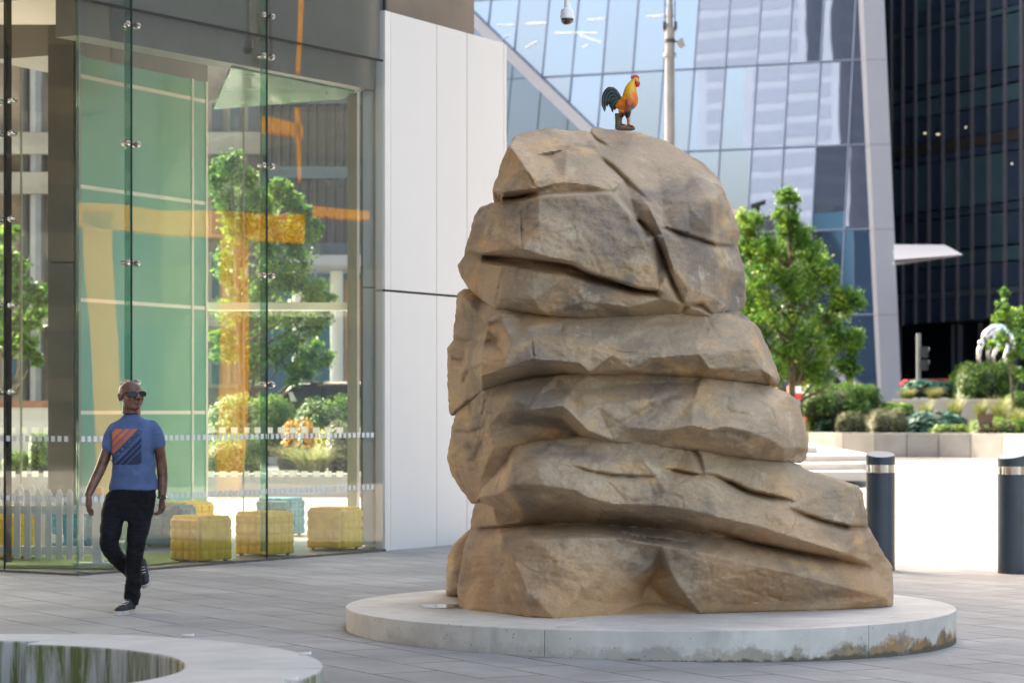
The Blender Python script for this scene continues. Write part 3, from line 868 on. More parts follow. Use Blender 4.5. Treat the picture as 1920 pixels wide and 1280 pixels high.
# soffits
bpart(MB().prism([(A.x-.1, A.y+.5), (-1.75, 28.0), (-3.0, 28.0), (-9, 28.0), (L.x, L.y+.5)], 5.78, 5.95), 'ceiling', M['ceiling'])
bpart(MB().prism([(-8.9, 28.1), (-1.9, 28.6), (-2.2, 32.75), (-8.9, 32.75)], 6.5, 6.6), 'ceiling', mat('stone toned ceiling', (.66, .55, .46), .7))
bpart(MB().ball((-3.62-.35, 26.6, 5.775), .06, sc3=(1, 1, .2)), 'downlight', M['taupe_dark'])
bpart(MB().prism([(-2.85, 26.0), (-1.72, 28.0), (-1.9, 28.6), (-3.45, 29.6)], 5.04, 5.10), 'glass_ceiling', M['greenceil'])
# floor and sill
flo = [(A.x+.02, A.y+.03), (B.x, B.y+.1), (-1.3, 33.0), (-9.0, 33.0), (L.x, L.y+.02)]
bpart(MB().prism(flo, -.1, .055), 'floor', M['floor'])
def sill(p, q):
    return MB().wallbox((p.x, p.y), (q.x, q.y), .16, -.1, .065)
bpart(sill(A+fn*.05, B+fn*.05), 'sill', M['sill'])
bpart(sill(L+Vector((-.6, -.8))*.05, A+Vector((.02, -.05))), 'sill', M['sill'])
# outer glass
def pane(px0, px1, z0, z1, name='glass_pane', m='glass', off=0.0):
    a = FP(px0, 700, off); b = FP(px1, 700, off)
    return bpart(MB().quad((a.x, a.y, z0), (b.x, b.y, z0), (b.x, b.y, z1), (a.x, a.y, z1)), name, M[m])
for x0, x1 in ((144.5, 246), (247.2, 500), (501.2, 718)):
    pane(x0, x1, .065, ZJ-.012); pane(x0, x1, ZJ+.012, 7.0)
for x0, x1 in ((-1.02, -.005),):
    ld = (A-L).normalized()
    n_ = [L+ld*t for t in (0, 2.2, 4.05)]+[A.copy()]
    ln = (A-L).length
    cuts = [0, ln-4.2, ln-2.0-.0, ln-.975, ln-.965+.0, ln]
    for s0, s1 in ((0, ln-3.9), (ln-3.89, ln-.972), (ln-.966, ln)):
        a = L+ld*s0; b = L+ld*s1
        bpart(MB().quad((a.x, a.y, .065), (b.x, b.y, .065), (b.x, b.y, 7), (a.x, a.y, 7)), 'glass_pane', M['glass'])
# joint strips
def jstrip(px, z0, z1, w=.014):
    a = FP(px, 700, .002); return MB().box(a.x-w/2, a.x+w/2, a.y-.01, a.y+.01, z0, z1)
for px in (246.6, 500.6):
    bpart(jstrip(px, .065, 7.0, .016), 'joint_seal', M['gap'])
a = FP(150, 700, .003); b = FP(719, 700, .003)
bpart(MB().wallbox((a.x, a.y), (b.x, b.y), .012, ZJ-.012, ZJ+.012), 'joint_seal', M['gap'])
a = L+(A-L).normalized()*((A-L).length-.969)
bpart(MB().box(a.x-.008, a.x+.008, a.y-.012, a.y, .065, 7), 'joint_seal', M['gap'])
# green glass fins behind the joints, with their clamps
def fin(p, nrm, depth, zs):
    q = p-nrm*depth
    f = MB().wallbox((p.x, p.y), (q.x, q.y), .02, .13, 6.9)
    bpart(f, 'glass_fin', M['fin'])
    for z in zs:
        cl = MB()
        al = Vector((-nrm.y, nrm.x))
        for s in (-1, 1):
            c0 = p+al*s*.075
            cc = Vector((c0.x, c0.y, z))
            n3 = Vector((nrm.x, nrm.y, 0))
            cl.tube([cc-n3*.05, cc-n3*.012, cc-n3*.010, cc+n3*.012, cc+n3*.03, cc+n3*.034], [.024, .024, .033, .033, .024, .014], 14)
            cl.tube([cc-n3*.035-Vector((al.x, al.y, 0))*s*.01, cc-n3*.035+Vector((al.x, al.y, 0))*s*(-.075)], .014, 8)
        bpart(cl, 'glass_clamp', M['steel'], smooth=40)
pf = FP(246.6, 700, -.02)
fin(Vector((pf.x, pf.y)), fn, .07, [HC+(HZ-y)/F*pf.y for y in (47, 270, 493, 717)])
pf = FP(500.6, 700, -.02)
fin(Vector((pf.x, pf.y)), fn, .07, [HC+(HZ-y)/F*pf.y for y in (30, 106, 311, 517, 721)])
ldir = (A-L).normalized(); lnrm = Vector((ldir.y, -ldir.x))
pl_ = L+ldir*((A-L).length-.969)-lnrm*.02
fin(pl_, lnrm, .07, [HC+(HZ-y)/F*pl_.y for y in (190, 251, 411, 573, 735)])
# edge of the corner pane
bpart(MB().box(A.x-.012, A.x+.006, A.y-.02, A.y+.012, .12, 7), 'glass_edge', glassmat('green glass edge', (.62, .80, .70), 1.2))
# manifestation squares on the near glass
def film_mat():
    m, t, b = newmat('dotted manifestation film')
    b.inputs['Base Color'].default_value = (.72, .74, .73, 1); b.inputs['Roughness'].default_value = .6
    uv = N(t, 'ShaderNodeUVMap'); sp = N(t, 'ShaderNodeSeparateXYZ'); t.links.new(uv.outputs[0], sp.inputs[0])
    fr = N(t, 'ShaderNodeMath', operation='FRACT'); t.links.new(sp.outputs[0], fr.inputs[0])
    lt = N(t, 'ShaderNodeMath', operation='LESS_THAN'); lt.inputs[1].default_value = .58; t.links.new(fr.outputs[0], lt.inputs[0])
    t.links.new(lt.outputs[0], b.inputs['Alpha']); return m
M['film'] = film_mat()
def squares(name, P0, d, n, z, s=.052, gap=.085, nrm=None):
    q = P0+d*(n*gap)
    o = bpart(MB().quad((P0.x, P0.y, z), (q.x, q.y, z), (q.x, q.y, z+s), (P0.x, P0.y, z+s)), name, M['film'])
    uv = o.data.uv_layers.new(name='UVMap')
    for k, c in enumerate(((0, 0), (n, 0), (n, 1), (0, 1))): uv.data[k].uv = c
    return o
for z in (1.275, .715):
    squares('square_markings', A+fn*.006+fd*.04, fd, 56, z)
    squares('square_markings', A-ldir*4.0+lnrm*.006, ldir, 46, z)
    squares('square_markings', Vector((-6.9, 32.79)), Vector((1, 0)), 56, z, .075, .15)
# rear glazing
for x0, x1 in ((-8.9, -6.3), (-6.28, -5.3), (-5.28, -4.05), (-4.03, -3.45), (-3.43, -2.0)):
    bpart(MB().quad((x0, 32.8, .055), (x1, 32.8, .055), (x1, 32.8, 6.6), (x0, 32.8, 6.6)), 'rear_glass_pane', M['glass_back'])
for x in (-6.29, -5.29, -4.04, -3.44):
    bpart(MB().box(x-.01, x+.01, 32.78, 32.84, .1, 6.6), 'rear_joint', M['olive'])
# transom over the rear doors
bpart(MB().box(-4.05, -1.95, 31.5, 31.8, HC+(HZ-581)/F*31.5, HC+(HZ-567)/F*31.5), 'transom', M['palemull'])
bpart(MB().box(-2.02, -1.90, 31.4, 31.9, .1, 6.6), 'door_frame', M['olive'])
# grey pilaster at the end of the glass, in two lengths
xa, xb = R(681, 0, 28.05).x, R(718.5, 0, 28.05).x
bpart(MB().box(xa, xb, 28.0, 28.9, .1, 2.90), 'pilaster', M['reveal'])
bpart(MB().box(xa, xb, 28.0, 28.9, 2.915, 6.6), 'pilaster', M['reveal'])
bpart(MB().box(xa-.03, xa-.002, 28.1, 28.8, .1, 6.6), 'door_frame', M['olive'])
a = R(717.2, 0, 27.86); bpart(MB().box(a.x, a.x+.03, 27.93, 28.4, -.1, 6.5), 'joint_seal', M['gap'])
# off white cladding: three tall panels in two lengths
cuts = [733, 818.3, 819.3, 875.2, 876.4, 945]
def cpt(px, off=0): 
    q = Vector((-1.385, 27.9))+cn*off; return FP(px, 700, 0, q, cd)
for x0, x1 in ((733, 818.2), (819.3, 875.2), (876.4, 944.6)):
    a = cpt(x0); b = cpt(x1)
    for z0, z1 in ((-.1, 2.86), (2.885, 5.92)):
        bpart(MB().wallbox((a.x, a.y), (b.x, b.y), .14, z0, z1), 'cladding_panel', M['panel'], bevel=.004)
a = cpt(722); b = cpt(732.8)
for z0, z1 in ((-.1, 2.86), (2.885, 5.92)):
    bpart(MB().wallbox((a.x, a.y), (b.x-.004, b.y-.006), .12, z0, z1), 'cladding_edge', M['panel_edge'])
a = cpt(945.2); b = cpt(949.8)
bpart(MB().wallbox((a.x, a.y), (b.x, b.y), .14, -.1, 5.90), 'cladding_edge', M['panel_edge'])  # paler than the panels: the lit end edge is put into the colour
a = cpt(724, -.05); b = cpt(949, -.05)
bpart(MB().wallbox((a.x, a.y), (b.x, b.y), .05, -.1, 5.88), 'cladding_backing', M['gap'])

# inner core: taupe pier and green glass wall
q0 = R(90, 0, 28.4).x; q1 = R(137, 0, 28.4).x; q2 = R(148, 0, 28.5).x
bpart(MB().box(q0, q1, 28.4, 30.4, .05, 3.2), 'core_pier', M['taupe_dark'])
bpart(MB().box(q0, q1, 28.4, 30.4, 3.21, 6.45), 'core_pier', M['taupe_dark'])
bpart(MB().box(q1+.003, q2, 28.46, 30.4, .05, 6.4), 'pier_edge', M['olive'])
gp = Vector((R(148, 0, 28.6).x, 28.6)); gq = Vector((R(387, 0, 31.0).x, 31.0)); gd = (gq-gp).normalized(); gn = Vector((gd.y, -gd.x))
def gpt(px): return FP(px, 700, 0, gp, gd)
def gz_at(px, py): 
    return FP(px, py, 0, gp, gd).z
zl = [.06, gz_at(250, 773), gz_at(250, 568.5), gz_at(250, 363), gz_at(250, 163), 5.56]
for (x0, x1) in ((149, 358.5), (362, 385)):
    a = gpt(x0); b = gpt(x1)
    for i in range(5):
        bpart(MB().wallbox((a.x, a.y), (b.x, b.y), .05, zl[i]+.018, zl[i+1]-.018), 'green_wall_panel', M['greenglass'])
a = gpt(148); b = gpt(387)
gb = MB()
for z in zl[1:5]:
    gb.wallbox((a.x+gn.x*.006, a.y+gn.y*.006), (b.x, b.y), .05, z-.0215, z+.0215)
bpart(gb, 'wall_rail', M['palemull'])
for x0, x1 in ((148, 149), (358.5, 362), (385, 388.5)):
    a = gpt(x0); b = gpt(x1)
    bpart(MB().wallbox((a.x+gn.x*.012, a.y+gn.y*.012), (b.x+gn.x*.012, b.y+gn.y*.012), .055, .05, 5.54), 'wall_stile', M['palemull'])
a = gpt(138); b = gpt(389)
bpart(MB().wallbox((a.x+gn.x*.02, a.y+gn.y*.02), (b.x, b.y), 1.2, 5.53, 6.45), 'core_fascia', M['taupe'])

# ------------------------------------------------------------------ curtain walled tower behind (mirror glass, white diagonal brace)
def px_clip(poly, a, b, c, keep):
    """clip a pixel polygon by a*x+b*y+c >= 0 (keep=1) or <= 0"""
    out = []
    n = len(poly)
    for i in range(n):
        p = poly[i]; q = poly[(i+1) % n]
        fp = keep*(a*p[0]+b*p[1]+c); fq = keep*(a*q[0]+b*q[1]+c)
        if fp >= 0: out.append(p)
        if fp*fq < 0:
            t = fp/(fp-fq); out.append((p[0]+(q[0]-p[0])*t, p[1]+(q[1]-p[1])*t))
    return out
TA = Vector((R(880, 0, 121.3).x, 121.3)); TB = Vector((R(1620, 0, 115.0).x, 115.0)); td = (TB-TA).normalized(); tn = Vector((td.y, -td.x))
def TP(px, py, off=0): return FP(px, py, off, TA, td)
gt = thing('glass_tower', 'mirror glass office tower with a white diagonal brace, behind the boulders', 'building', (10, 125, 0))
gto = Vector((-10, -125, 0))
tops = [808, 864.5, 920.6, 973.7, 1030, 1084.7, 1141, 1197, 1254, 1311, 1369, 1427.5, 1486, 1545.3, 1605]
def mx_(px0, y): 
    s = -.095+(px0-1000)*(.045/605)
    return px0+s*y
rows = [(-210, -.085), (-50, -.07), (112, -.055), (271, -.04), (430, -.025), (590, -.013), (755, 0)]
def lefte(y): return 1617+.0465*max(y, -100)+.00000*y*y        # left edge of the white corner column
def ry(k, px): return rows[k][0]+rows[k][1]*(px-1620)
def corner(x0, k, edge=False):
    y = rows[k][0]
    for _ in range(4):
        x = lefte(y) if edge else mx_(x0, y)
        y = ry(k, x)
    return (x, y)
# diagonal: through (893,44) and (1620,742)
ds = (742-44)/(1620-893.0)
da, db, dc = ds, -1, 44-893*ds        # positive above-right
rr_ = random.Random(4)
for i in range(len(tops)):
    for k in range(len(rows)-1):
        last = i == len(tops)-1
        p = [corner(tops[i], k), corner(tops[i+1] if not last else 0, k, last), corner(tops[i+1] if not last else 0, k+1, last), corner(tops[i], k+1)]
        c = (sum(q[0] for q in p)/4, sum(q[1] for q in p)/4)
        p = [(c[0]+(q[0]-c[0])*.97, c[1]+(q[1]-c[1])*.992) for q in p]
        for keep, m in ((1, 'skyglass'), (-1, 'underglass')):
            q = px_clip(p, da, db, dc, keep)
            if len(q) < 3: continue
            if keep < 0 and (c[0] > 1130 and c[1] < 600): continue
            off = (0 if keep > 0 else -1.2)
            tx, ty = rr_.uniform(-.012, .012), rr_.uniform(-.010, .010)
            pts = []
            for (x, y) in q:
                pts.append(TP(x, y, off+(x-c[0])/57*tx*1.4+(y-c[1])/160*ty*4))
            MB().poly(pts[::-1]).build('window_pane', M[m], gt, loc=gto)
mu = MB()
for i, x0 in enumerate(tops):
    y0, y1 = -210, 755
    pl2 = []
    for y in (y0, 80, 300, 755):
        pl2.append((mx_(x0, y), y))
    for a, b in zip(pl2[:-1], pl2[1:]):
        # only above the diagonal
        fa = da*a[0]+db*a[1]+dc; fb = da*b[0]+db*b[1]+dc
        if fa < 0 and fb < 0: continue
        if fa*fb < 0:
            t = fa/(fa-fb); m_ = (a[0]+(b[0]-a[0])*t, a[1]+(b[1]-a[1])*t)
            if fa > 0: b = m_
            else: a = m_
        mu.tube([TP(*a, .02), TP(*b, .02)], .045, 4)
for k in range(1, len(rows)):
    xa = 880; ya = ry(k, 880)
    yd = lambda x: da*x+db*ry(k, x)+dc
    while yd(xa) < 0 and xa < 1600: xa += 2
    xe, ye = corner(0, k, True)
    mu.tube([TP(xa, ry(k, xa), .02), TP(xe, ye, .02)], .05, 4)
mu.build('mullions', mat('blue grey mullion', (.13, .17, .25), .5, .2, .03, 1), gt, loc=gto)
# white bars on the glass face, painted in for lit ceiling strips inside
for (x0, y0, x1, y1) in ((935,78,957,64),(985,90,1007,78),(1087,66,1128,80),(1092,89,1104,84),(1120,62,1040,62),(932,48,965,47),(985,45,1025,43),(1100,38,1135,35),(1210,32,1245,29)):
    MB().tube([TP(x0, y0, .03), TP(x1, y1, .03)], .035, 4).build('light_streak', mat('white strip', (.9, .9, .92), .5), gt, loc=gto)
# white corner column of the frame, leaning
lc = lambda y: (lefte(y)+1.2)
rc = lambda y: 1658+.0435*y+.0000*y
ys_ = [-210, -50, 112, 271, 430, 590, 765]
for y0, y1 in zip(ys_[:-1], ys_[1:]):
    YY = 113.6
    pts = [R(lc(y0), y0+.35, YY), R(lc(y1), y1-.35, YY), R(rc(y1), y1-.35, YY), R(rc(y0), y0+.35, YY)]
    MB().extr(pts, (0, 1.5, 0)).build('frame_column', M['towerwhite'], gt, loc=gto)
    pts = [R(lc(y0)+1, y0-.5, YY+.1), R(lc(y1)+1, y1+.5, YY+.1), R(rc(y1)-1, y1+.5, YY+.1), R(rc(y0)-1, y0-.5, YY+.1)]
    MB().extr(pts, (0, 1.3, 0)).build('column_core', M['darkmetal'], gt, loc=gto)
# the diagonal brace itself
def dl(x, o): return 44+ds*(x-893)+o
for x0, x1 in ((870, 1160), (1160, 1480), (1480, 1625)):
    pts = [TP(x0, dl(x0, -13), .5), TP(x0, dl(x0, 13), .5), TP(x1, dl(x1, 13), .5), TP(x1, dl(x1, -13), .5)]
    MB().extr(pts, (tn.x*-.6, tn.y*-.6, 0)).build('diagonal_brace', M['towerwhite'], gt, loc=gto)
# solid body behind the glass
bt = MB(); 
a = TP(860, 0, -2.2); b = TP(1648, 0, -2.2)
bt.prism([(a.x-td.x*12, a.y-td.y*12), (b.x, b.y), (b.x+1.95, 131), (8, 150), (-22, 150)], -.5, 70); bt.build('tower_core', M['darkslab'], gt, loc=gto)

# ------------------------------------------------------------------ dark finned tower at the right
def DYf(px): return 127-(px-1660)*(10/260)
dt = thing('finned_tower', 'dark glass office tower with pale vertical fins, at the right edge', 'building', (20, 126, 0))
dto = Vector((-20, -126, 0))
DA = Vector((R(1640, 0, DYf(1640)).x, DYf(1640))); DB = Vector((R(2020, 0, DYf(2020)).x, DYf(2020))); dd = (DB-DA).normalized(); dn = Vector((dd.y, -dd.x))
def DP(px, py, off=0): return FP(px, py, off, DA, dd)
ftop = [1645, 1672, 1694, 1717.5, 1742.5, 1769, 1796.5, 1824, 1855, 1886, 1917, 1950, 1984]
zt = lambda y: HC+(HZ-y)/F*122.0
# storey bands, given by their rows at px 1800
bands = [(-60, 'n'), (12, 'n'), (38, 't'), (52, 'n'), (150, 'n2'), (178, 't'), (212, 'n'), (262, 'b'), (283, 'n'), (300, 't'), (392, 'n'), (408, 'n2'), (470, 't'), (500, 'n'), (545, 's'), (558, 'n'), (603, 'e')]
MATS = {'n': 'nightglass', 'n2': 'nightglass', 't': 'tealglass', 'b': 'dimbrown', 's': 'slate'}
M['dimbrown'] = mat('dim brown floor edge', (.045, .038, .035), .5)
M['slate'] = mat('grey transom strip', (.06, .085, .105), .4)
a0_ = DP(ftop[0], 300, 0); b0_ = DP(ftop[-1], 300, 0)
for k in range(len(bands)-1):
    y0, kd = bands[k]; y1 = bands[k+1][0]; z0, z1 = zt(y1)+.02, zt(y0)-.02
    if kd in ('n', 's', 'b'):
        MB().quad((a0_.x, a0_.y, z0), (b0_.x, b0_.y, z0), (b0_.x, b0_.y, z1), (a0_.x, a0_.y, z1)).build('spandrel_band', M[MATS[kd]], dt, loc=dto)
        if not (kd == 'n' and y1-y0 > 60): continue
    for i in range(len(ftop)-1):
        mm = MATS[kd]
        if kd == 't' and (i*7+k*3) % 5 == 0: mm = 'nightglass'
        if kd in ('n2', 'n'): mm = 'tealglass' if (i*5+k) % 3 == 0 else 'nightglass'
        a = DP(ftop[i], 300, .01); b = DP(ftop[i+1], 300, .01); tw = rr_.uniform(0, .03)
        MB().quad((a.x, a.y-tw, z0+.03), (b.x, b.y, z0+.03), (b.x, b.y-tw, z1-.03), (a.x, a.y, z1-.03)).build('window_pane', M[mm], dt, loc=dto)
for i, x in enumerate(ftop):
    a = DP(x, 300, .02); n3 = Vector((dn.x, dn.y))
    p = Vector((a.x, a.y)); 
    f = MB()
    q0 = p-dd*.085; q1 = p+dd*.085
    zb = zt(607-i*.9)
    f.prism([(q0.x, q0.y), (q1.x, q1.y), (q1.x+n3.x*.11, q1.y+n3.y*.11), (q0.x+n3.x*.11, q0.y+n3.y*.11)], zb, zt(-60))
    f.build('facade_fin', M['fins'], dt, loc=dto)
a = DP(1645, 0, -.3); b = DP(2020, 0, -.3)
MB().wallbox((a.x, a.y), (b.x, b.y), 12, zt(604), 26).build('tower_core', M['darkslab'], dt, loc=dto)
# recessed ground storey
a = DP(1645, 0, -1.6); b = DP(2020, 0, -1.6)
MB().wallbox((a.x, a.y), (b.x, b.y), 10, -.5, zt(604)).build('ground_storey', M['darkslab'], dt, loc=dto)
for px in (1686, 1722.5+65, 1800, 1838, 1905):
    a = DP(px, 0, -1.5); MB().box(a.x-.12, a.x+.12, a.y-.1, a.y+.1, 0, zt(606)).build('door_post', M['nightglass'], dt, loc=dto)
# lit lamps behind the panes
lm, lt_, lb = newmat('lit office lamp'); lb.inputs['Emission Color'].default_value = (1, .85, .6, 1); lb.inputs['Emission Strength'].default_value = .12
for px, py, w_ in ((1736, 250, .10), (1761, 252, .14), (1811, 239, .04), (1898, 307, .05)):
    p = DP(px, py, .02); MB().box(p.x-w_, p.x+w_, p.y-.02, p.y+.02, p.z-.04, p.z+.04).build('office_lamp', lm, dt, loc=dto)

# white wedge canopy projecting from the corner column
cp = thing('entrance_canopy', 'white wedge shaped canopy jutting out in front of the dark tower', 'canopy', (17.5, 104, 0))
cpo = Vector((-17.5, -104, 0))
a = R(1676, 468, 104.6); b = R(1805, 477, 101.5); c = R(1772, 459, 106.5); d = R(1676, 458, 108)
a2 = R(1676, 496, 101.5); a3 = R(1676, 486, 101.5)
MB().poly([R(1676, 487, 101), R(1805, 477, 101.5), c, d]).poly([R(1676, 487.4, 101), d+Vector((0,0,-.15)), c+Vector((0,0,-.15)), R(1805, 478.2, 101.5)]).poly([R(1676, 487, 101), R(1676, 487.4, 101), R(1805, 478.2, 101.5), R(1805, 477, 101.5)]).build('canopy_top', M['towerwhite'], cp, loc=cpo)
MB().extr([R(1676, 490, 102.5), R(1676, 497, 102.5), R(1802, 479.5, 102.2), R(1795, 478.8, 102.2)], (0, .3, 0)).build('canopy_rib', M['towerwhite'], cp, loc=cpo)
MB().extr([R(1676, 470, 107), R(1676, 474, 107), R(1770, 470, 106), R(1770, 468, 106)], (0, .3, 0)).build('canopy_rib', M['towerwhite'], cp, loc=cpo)

# ------------------------------------------------------------------ buildings seen through the lobby
sb = thing('stone_building', 'old brown stone building with cornices, seen through the lobby glass', 'building', (-8, 78, 0))
sbo = Vector((8, -78, 0))
X0, X1 = R(-60, 0, 75).x, R(500, 0, 75).x
MB().box(X0-3, X1, 76, 90, -.5, 13.3).build('wall', M['stone'], sb, loc=sbo)
for y in (255, 275, 330, 350, 600):
    z = HC+(HZ-y)/F*75; MB().box(X0, X1+.1, 75.3, 75.95, z-.18, z+.14).build('cornice', M['stonelight'], sb, loc=sbo)
for px in (12, 52, 110, 180, 250, 320, 398, 432, 466):
    for (ya, yb) in ((195, 245), (285, 325), (365, 440), (480, 560), (620, 720)):
        if px < 120 and ya < 600: continue
        p = R(px, ya, 75.9); q = R(px+20, yb, 75.9)
        f = MB().box(p.x-.1, q.x+.1, 75.8, 75.98, q.z-.1, p.z+.1).build('window_frame', M['stonelight'], sb, loc=sbo)
        MB().box(p.x, q.x, 75.74, 75.79, q.z, p.z).build('window_pane', M['blueglass'], f)
for px in (47, 69):
    a = R(px, 300, 75.6); MB().tube([(a.x, 75.6, 0), (a.x, 75.6, 13)], .12 if px < 60 else .22, 8).build('downpipe', M['darkmetal'] if px < 60 else M['mast'], sb, loc=sbo)
ob = thing('blue_office_building', 'blue grey glass office block with a white canopy, seen through the lobby', 'building', (-5, 72, 0))
obo = Vector((5, -72, 0))
x0, x1 = R(497, 0, 70).x, R(720, 0, 70).x
MB().box(x0, x1, 70.3, 84, -.5, 12.6).build('wall', M['blueglass'], ob, loc=obo)
for i, px in enumerate(range(505, 700, 17)):
    a = R(px, 0, 70); MB().box(a.x-.05, a.x+.05, 70.05, 70.29, HC+(HZ-470)/F*70, 12.6).build('mullion', M['darkmetal'], ob, loc=obo)
for y in (180, 320, 463):
    z = HC+(HZ-y)/F*70; MB().box(x0, x1, 69.9, 70.28, z-.22, z+.1).build('floor_edge', M['slate'], ob, loc=obo)
z = HC+(HZ-489)/F*66
MB().box(R(540, 0, 66).x, x1, 65.5, 69.8, z-.12, z+.12).build('canopy', M['towerwhite'], ob, loc=obo)
for px in (631, 560):
    a = R(px, 0, 68); MB().tube([(a.x, 68, 0), (a.x, 68, z-.15)], .17, 12).build('column', M['reveal'], ob, loc=obo, smooth=40)
a = R(664, 0, 69.8); MB().box(a.x-.25, a.x+.3, 69.7, 70.0, 0, HC+(HZ-525)/F*70).build('entrance_surround', mat('rust brown', (.28, .13, .06), .5), ob, loc=obo)
# low white wall left
setp(MB().box(-12, R(88, 0, 45).x, 45, 45.4, -.1, 1.62).build('garden_wall', M['whitewall']), 'plain white wall with a red coping, seen through the left end of the lobby', 'wall')
cpw = MB().box(-12.02, R(88, 0, 45).x+.03, 44.96, 45.44, 1.625, 1.74).build('coping', M['redbrick'], bpy.data.objects['garden_wall'])

# ------------------------------------------------------------------ city outside the frame, met in reflections; the two side blocks are added
def block(name, label, x0, x1, y0, y1, h, wm, gm, floors, bays, side):
    o = thing(name, label, 'building', ((x0+x1)/2, (y0+y1)/2, 0)); off = Vector((-(x0+x1)/2, -(y0+y1)/2, 0))
    MB().box(x0, x1, y0, y1, -.5, h).build('wall', wm, o, loc=off)
    fh = h/floors
    g = MB()
    for k in range(floors):
        for b_ in range(bays):
            z0 = k*fh+fh*.25; z1 = k*fh+fh*.9
            if side == 'x-':
                s = (y1-y0)/bays; g.quad((x0-.03, y0+s*(b_+.92), z0), (x0-.03, y0+s*(b_+.08), z0), (x0-.03, y0+s*(b_+.08), z1), (x0-.03, y0+s*(b_+.92), z1))
            else:
                s = (x1-x0)/bays; g.quad((x0+s*(b_+.92), y1+.03, z0), (x0+s*(b_+.08), y1+.03, z0), (x0+s*(b_+.08), y1+.03, z1), (x0+s*(b_+.92), y1+.03, z1))
                s2 = (y1-y0)/bays; g.quad((x1+.03, y0+s2*(b_+.08), z0), (x1+.03, y0+s2*(b_+.92), z0), (x1+.03, y0+s2*(b_+.92), z1), (x1+.03, y0+s2*(b_+.08), z1))
    g.build('glazing', gm, o, loc=off)
    return o
block('added_dark_block', 'unseen dark grey block added right of the view to darken the lobby reflections', 25, 45, 12, 75, 34, M['smoke'], M['nightglass'], 9, 18, 'x-')  # added out of view so the lobby glass mirrors something dark, not sky
block('added_brown_block', 'unseen brown block added left of the view to darken the corner pane reflections', -70, -52, 5, 60, 12, M['taupe'], M['nightglass'], 6, 9, 'y+')  # added out of view, its unlit face darkens what the corner panes mirror
block('stone_tower', 'pale banded tower reflected in the mirror glass', -75, -62, -26, -6, 75, M['citywhite'], M['cityblue'], 34, 1, 'y+')
block('slate_tower', 'blue grey tower reflected in the mirror glass', -72, -50, -60, -32, 120, M['cityblue'], M['smoke'], 40, 1, 'y+')
# orange portal frame just outside the view; the lobby glass reflects it
pf_ = thing('orange_portal', 'orange painted steel portal frame reflected in the lobby glass', 'portal frame', (17, 33, 0))
pfo = Vector((-17, -33, 0))
def mirror_pt(px, py, Yv):
    """real point whose mirror image in the lobby front stands at pixel (px,py) and distance Yv"""
    p = R(px, py, Yv); v = Vector((p.x-A.x, p.y-A.y)); k = v.dot(fn)
    return Vector((p.x-2*k*fn.x, p.y-2*k*fn.y, p.z))
Yv = 46.5
def mpost(pl, pr, w=.5):
    """tapering post from matched left/right pixel outlines"""
    a = [mirror_pt(x, y, Yv) for x, y in pl]; b = [mirror_pt(x, y, Yv) for x, y in pr]
    mb = MB(); back = mirror_pt(pl[0][0], pl[0][1], Yv+w)-a[0]; back.z = 0
    for i in range(len(a)-1):
        mb.extr([a[i], a[i+1], b[i+1], b[i]], back)
    return mb
mpost([(161, 400), (160, 480), (168, 640), (172, 800), (172, 930)], [(214, 400), (215, 480), (222, 640), (226, 800), (226, 930)]).build('post', M['orange'], pf_, loc=pfo)
mpost([(407, 400), (408, 520), (411, 700), (405, 830), (412, 934)], [(462, 400), (467, 520), (470, 700), (464, 830), (450, 934)]).build('post', M['orange'], pf_, loc=pfo)
mpost([(60, 378), (300, 392), (575, 402)], [(60, 420), (300, 438), (575, 459)]).build('beam', M['orange'], pf_, loc=pfo)
mpost([(494, 216), (572, 236)], [(494, 246), (572, 256)]).build('upper_beam', M['orange'], pf_, loc=pfo)
mpost([(556, 205), (560, 335)], [(567, 205), (567, 335)]).build('upper_post', M['orange'], pf_, loc=pfo)
mpost([(560, -10), (556, 135)], [(571, -10), (565, 135)]).build('upper_post', M['orange'], pf_, loc=pfo)
mpost([(590, 385), (690, 395)], [(590, 405), (690, 412)]).build('upper_beam', M['orange'], pf_, loc=pfo)

# ------------------------------------------------------------------ foliage
def leafmesh(name, centers, size, m, parent=None, seed=1, up=.5, aspect=.55, loc=None, hang=0):
    """one small folded leaf (two triangles each side) at every centre"""
    g = np.random.default_rng(seed); n = len(centers); C = np.asarray(centers)
    nr = g.normal(size=(n, 3)); nr[:, 2] += up*2; nr /= np.linalg.norm(nr, axis=1)[:, None]
    a = g.normal(size=(n, 3)); a[:, 2] -= hang; a -= (a*nr).sum(1)[:, None]*nr; a /= np.linalg.norm(a, axis=1)[:, None]
    b = np.cross(nr, a); s = size*g.uniform(.55, 1.25, n)[:, None]
    V = np.stack([C-a*s*.5, C+b*s*aspect*.5+nr*s*.08, C+a*s*.5, C-b*s*aspect*.5+nr*s*.08], 1).reshape(-1, 3)
    me = bpy.data.meshes.new(name)
    me.vertices.add(4*n); me.vertices.foreach_set('co', V.ravel())
    me.loops.add(4*n); me.loops.foreach_set('vertex_index', np.arange(4*n))
    me.polygons.add(n); me.polygons.foreach_set('loop_start', np.arange(n)*4); me.polygons.foreach_set('loop_total', np.full(n, 4))
    me.update(calc_edges=True); me.materials.append(m)
    o = bpy.data.objects.new(name, me); col.objects.link(o)
    if parent is not None: o.parent = parent
    if loc is not None: o.location = loc
    return o

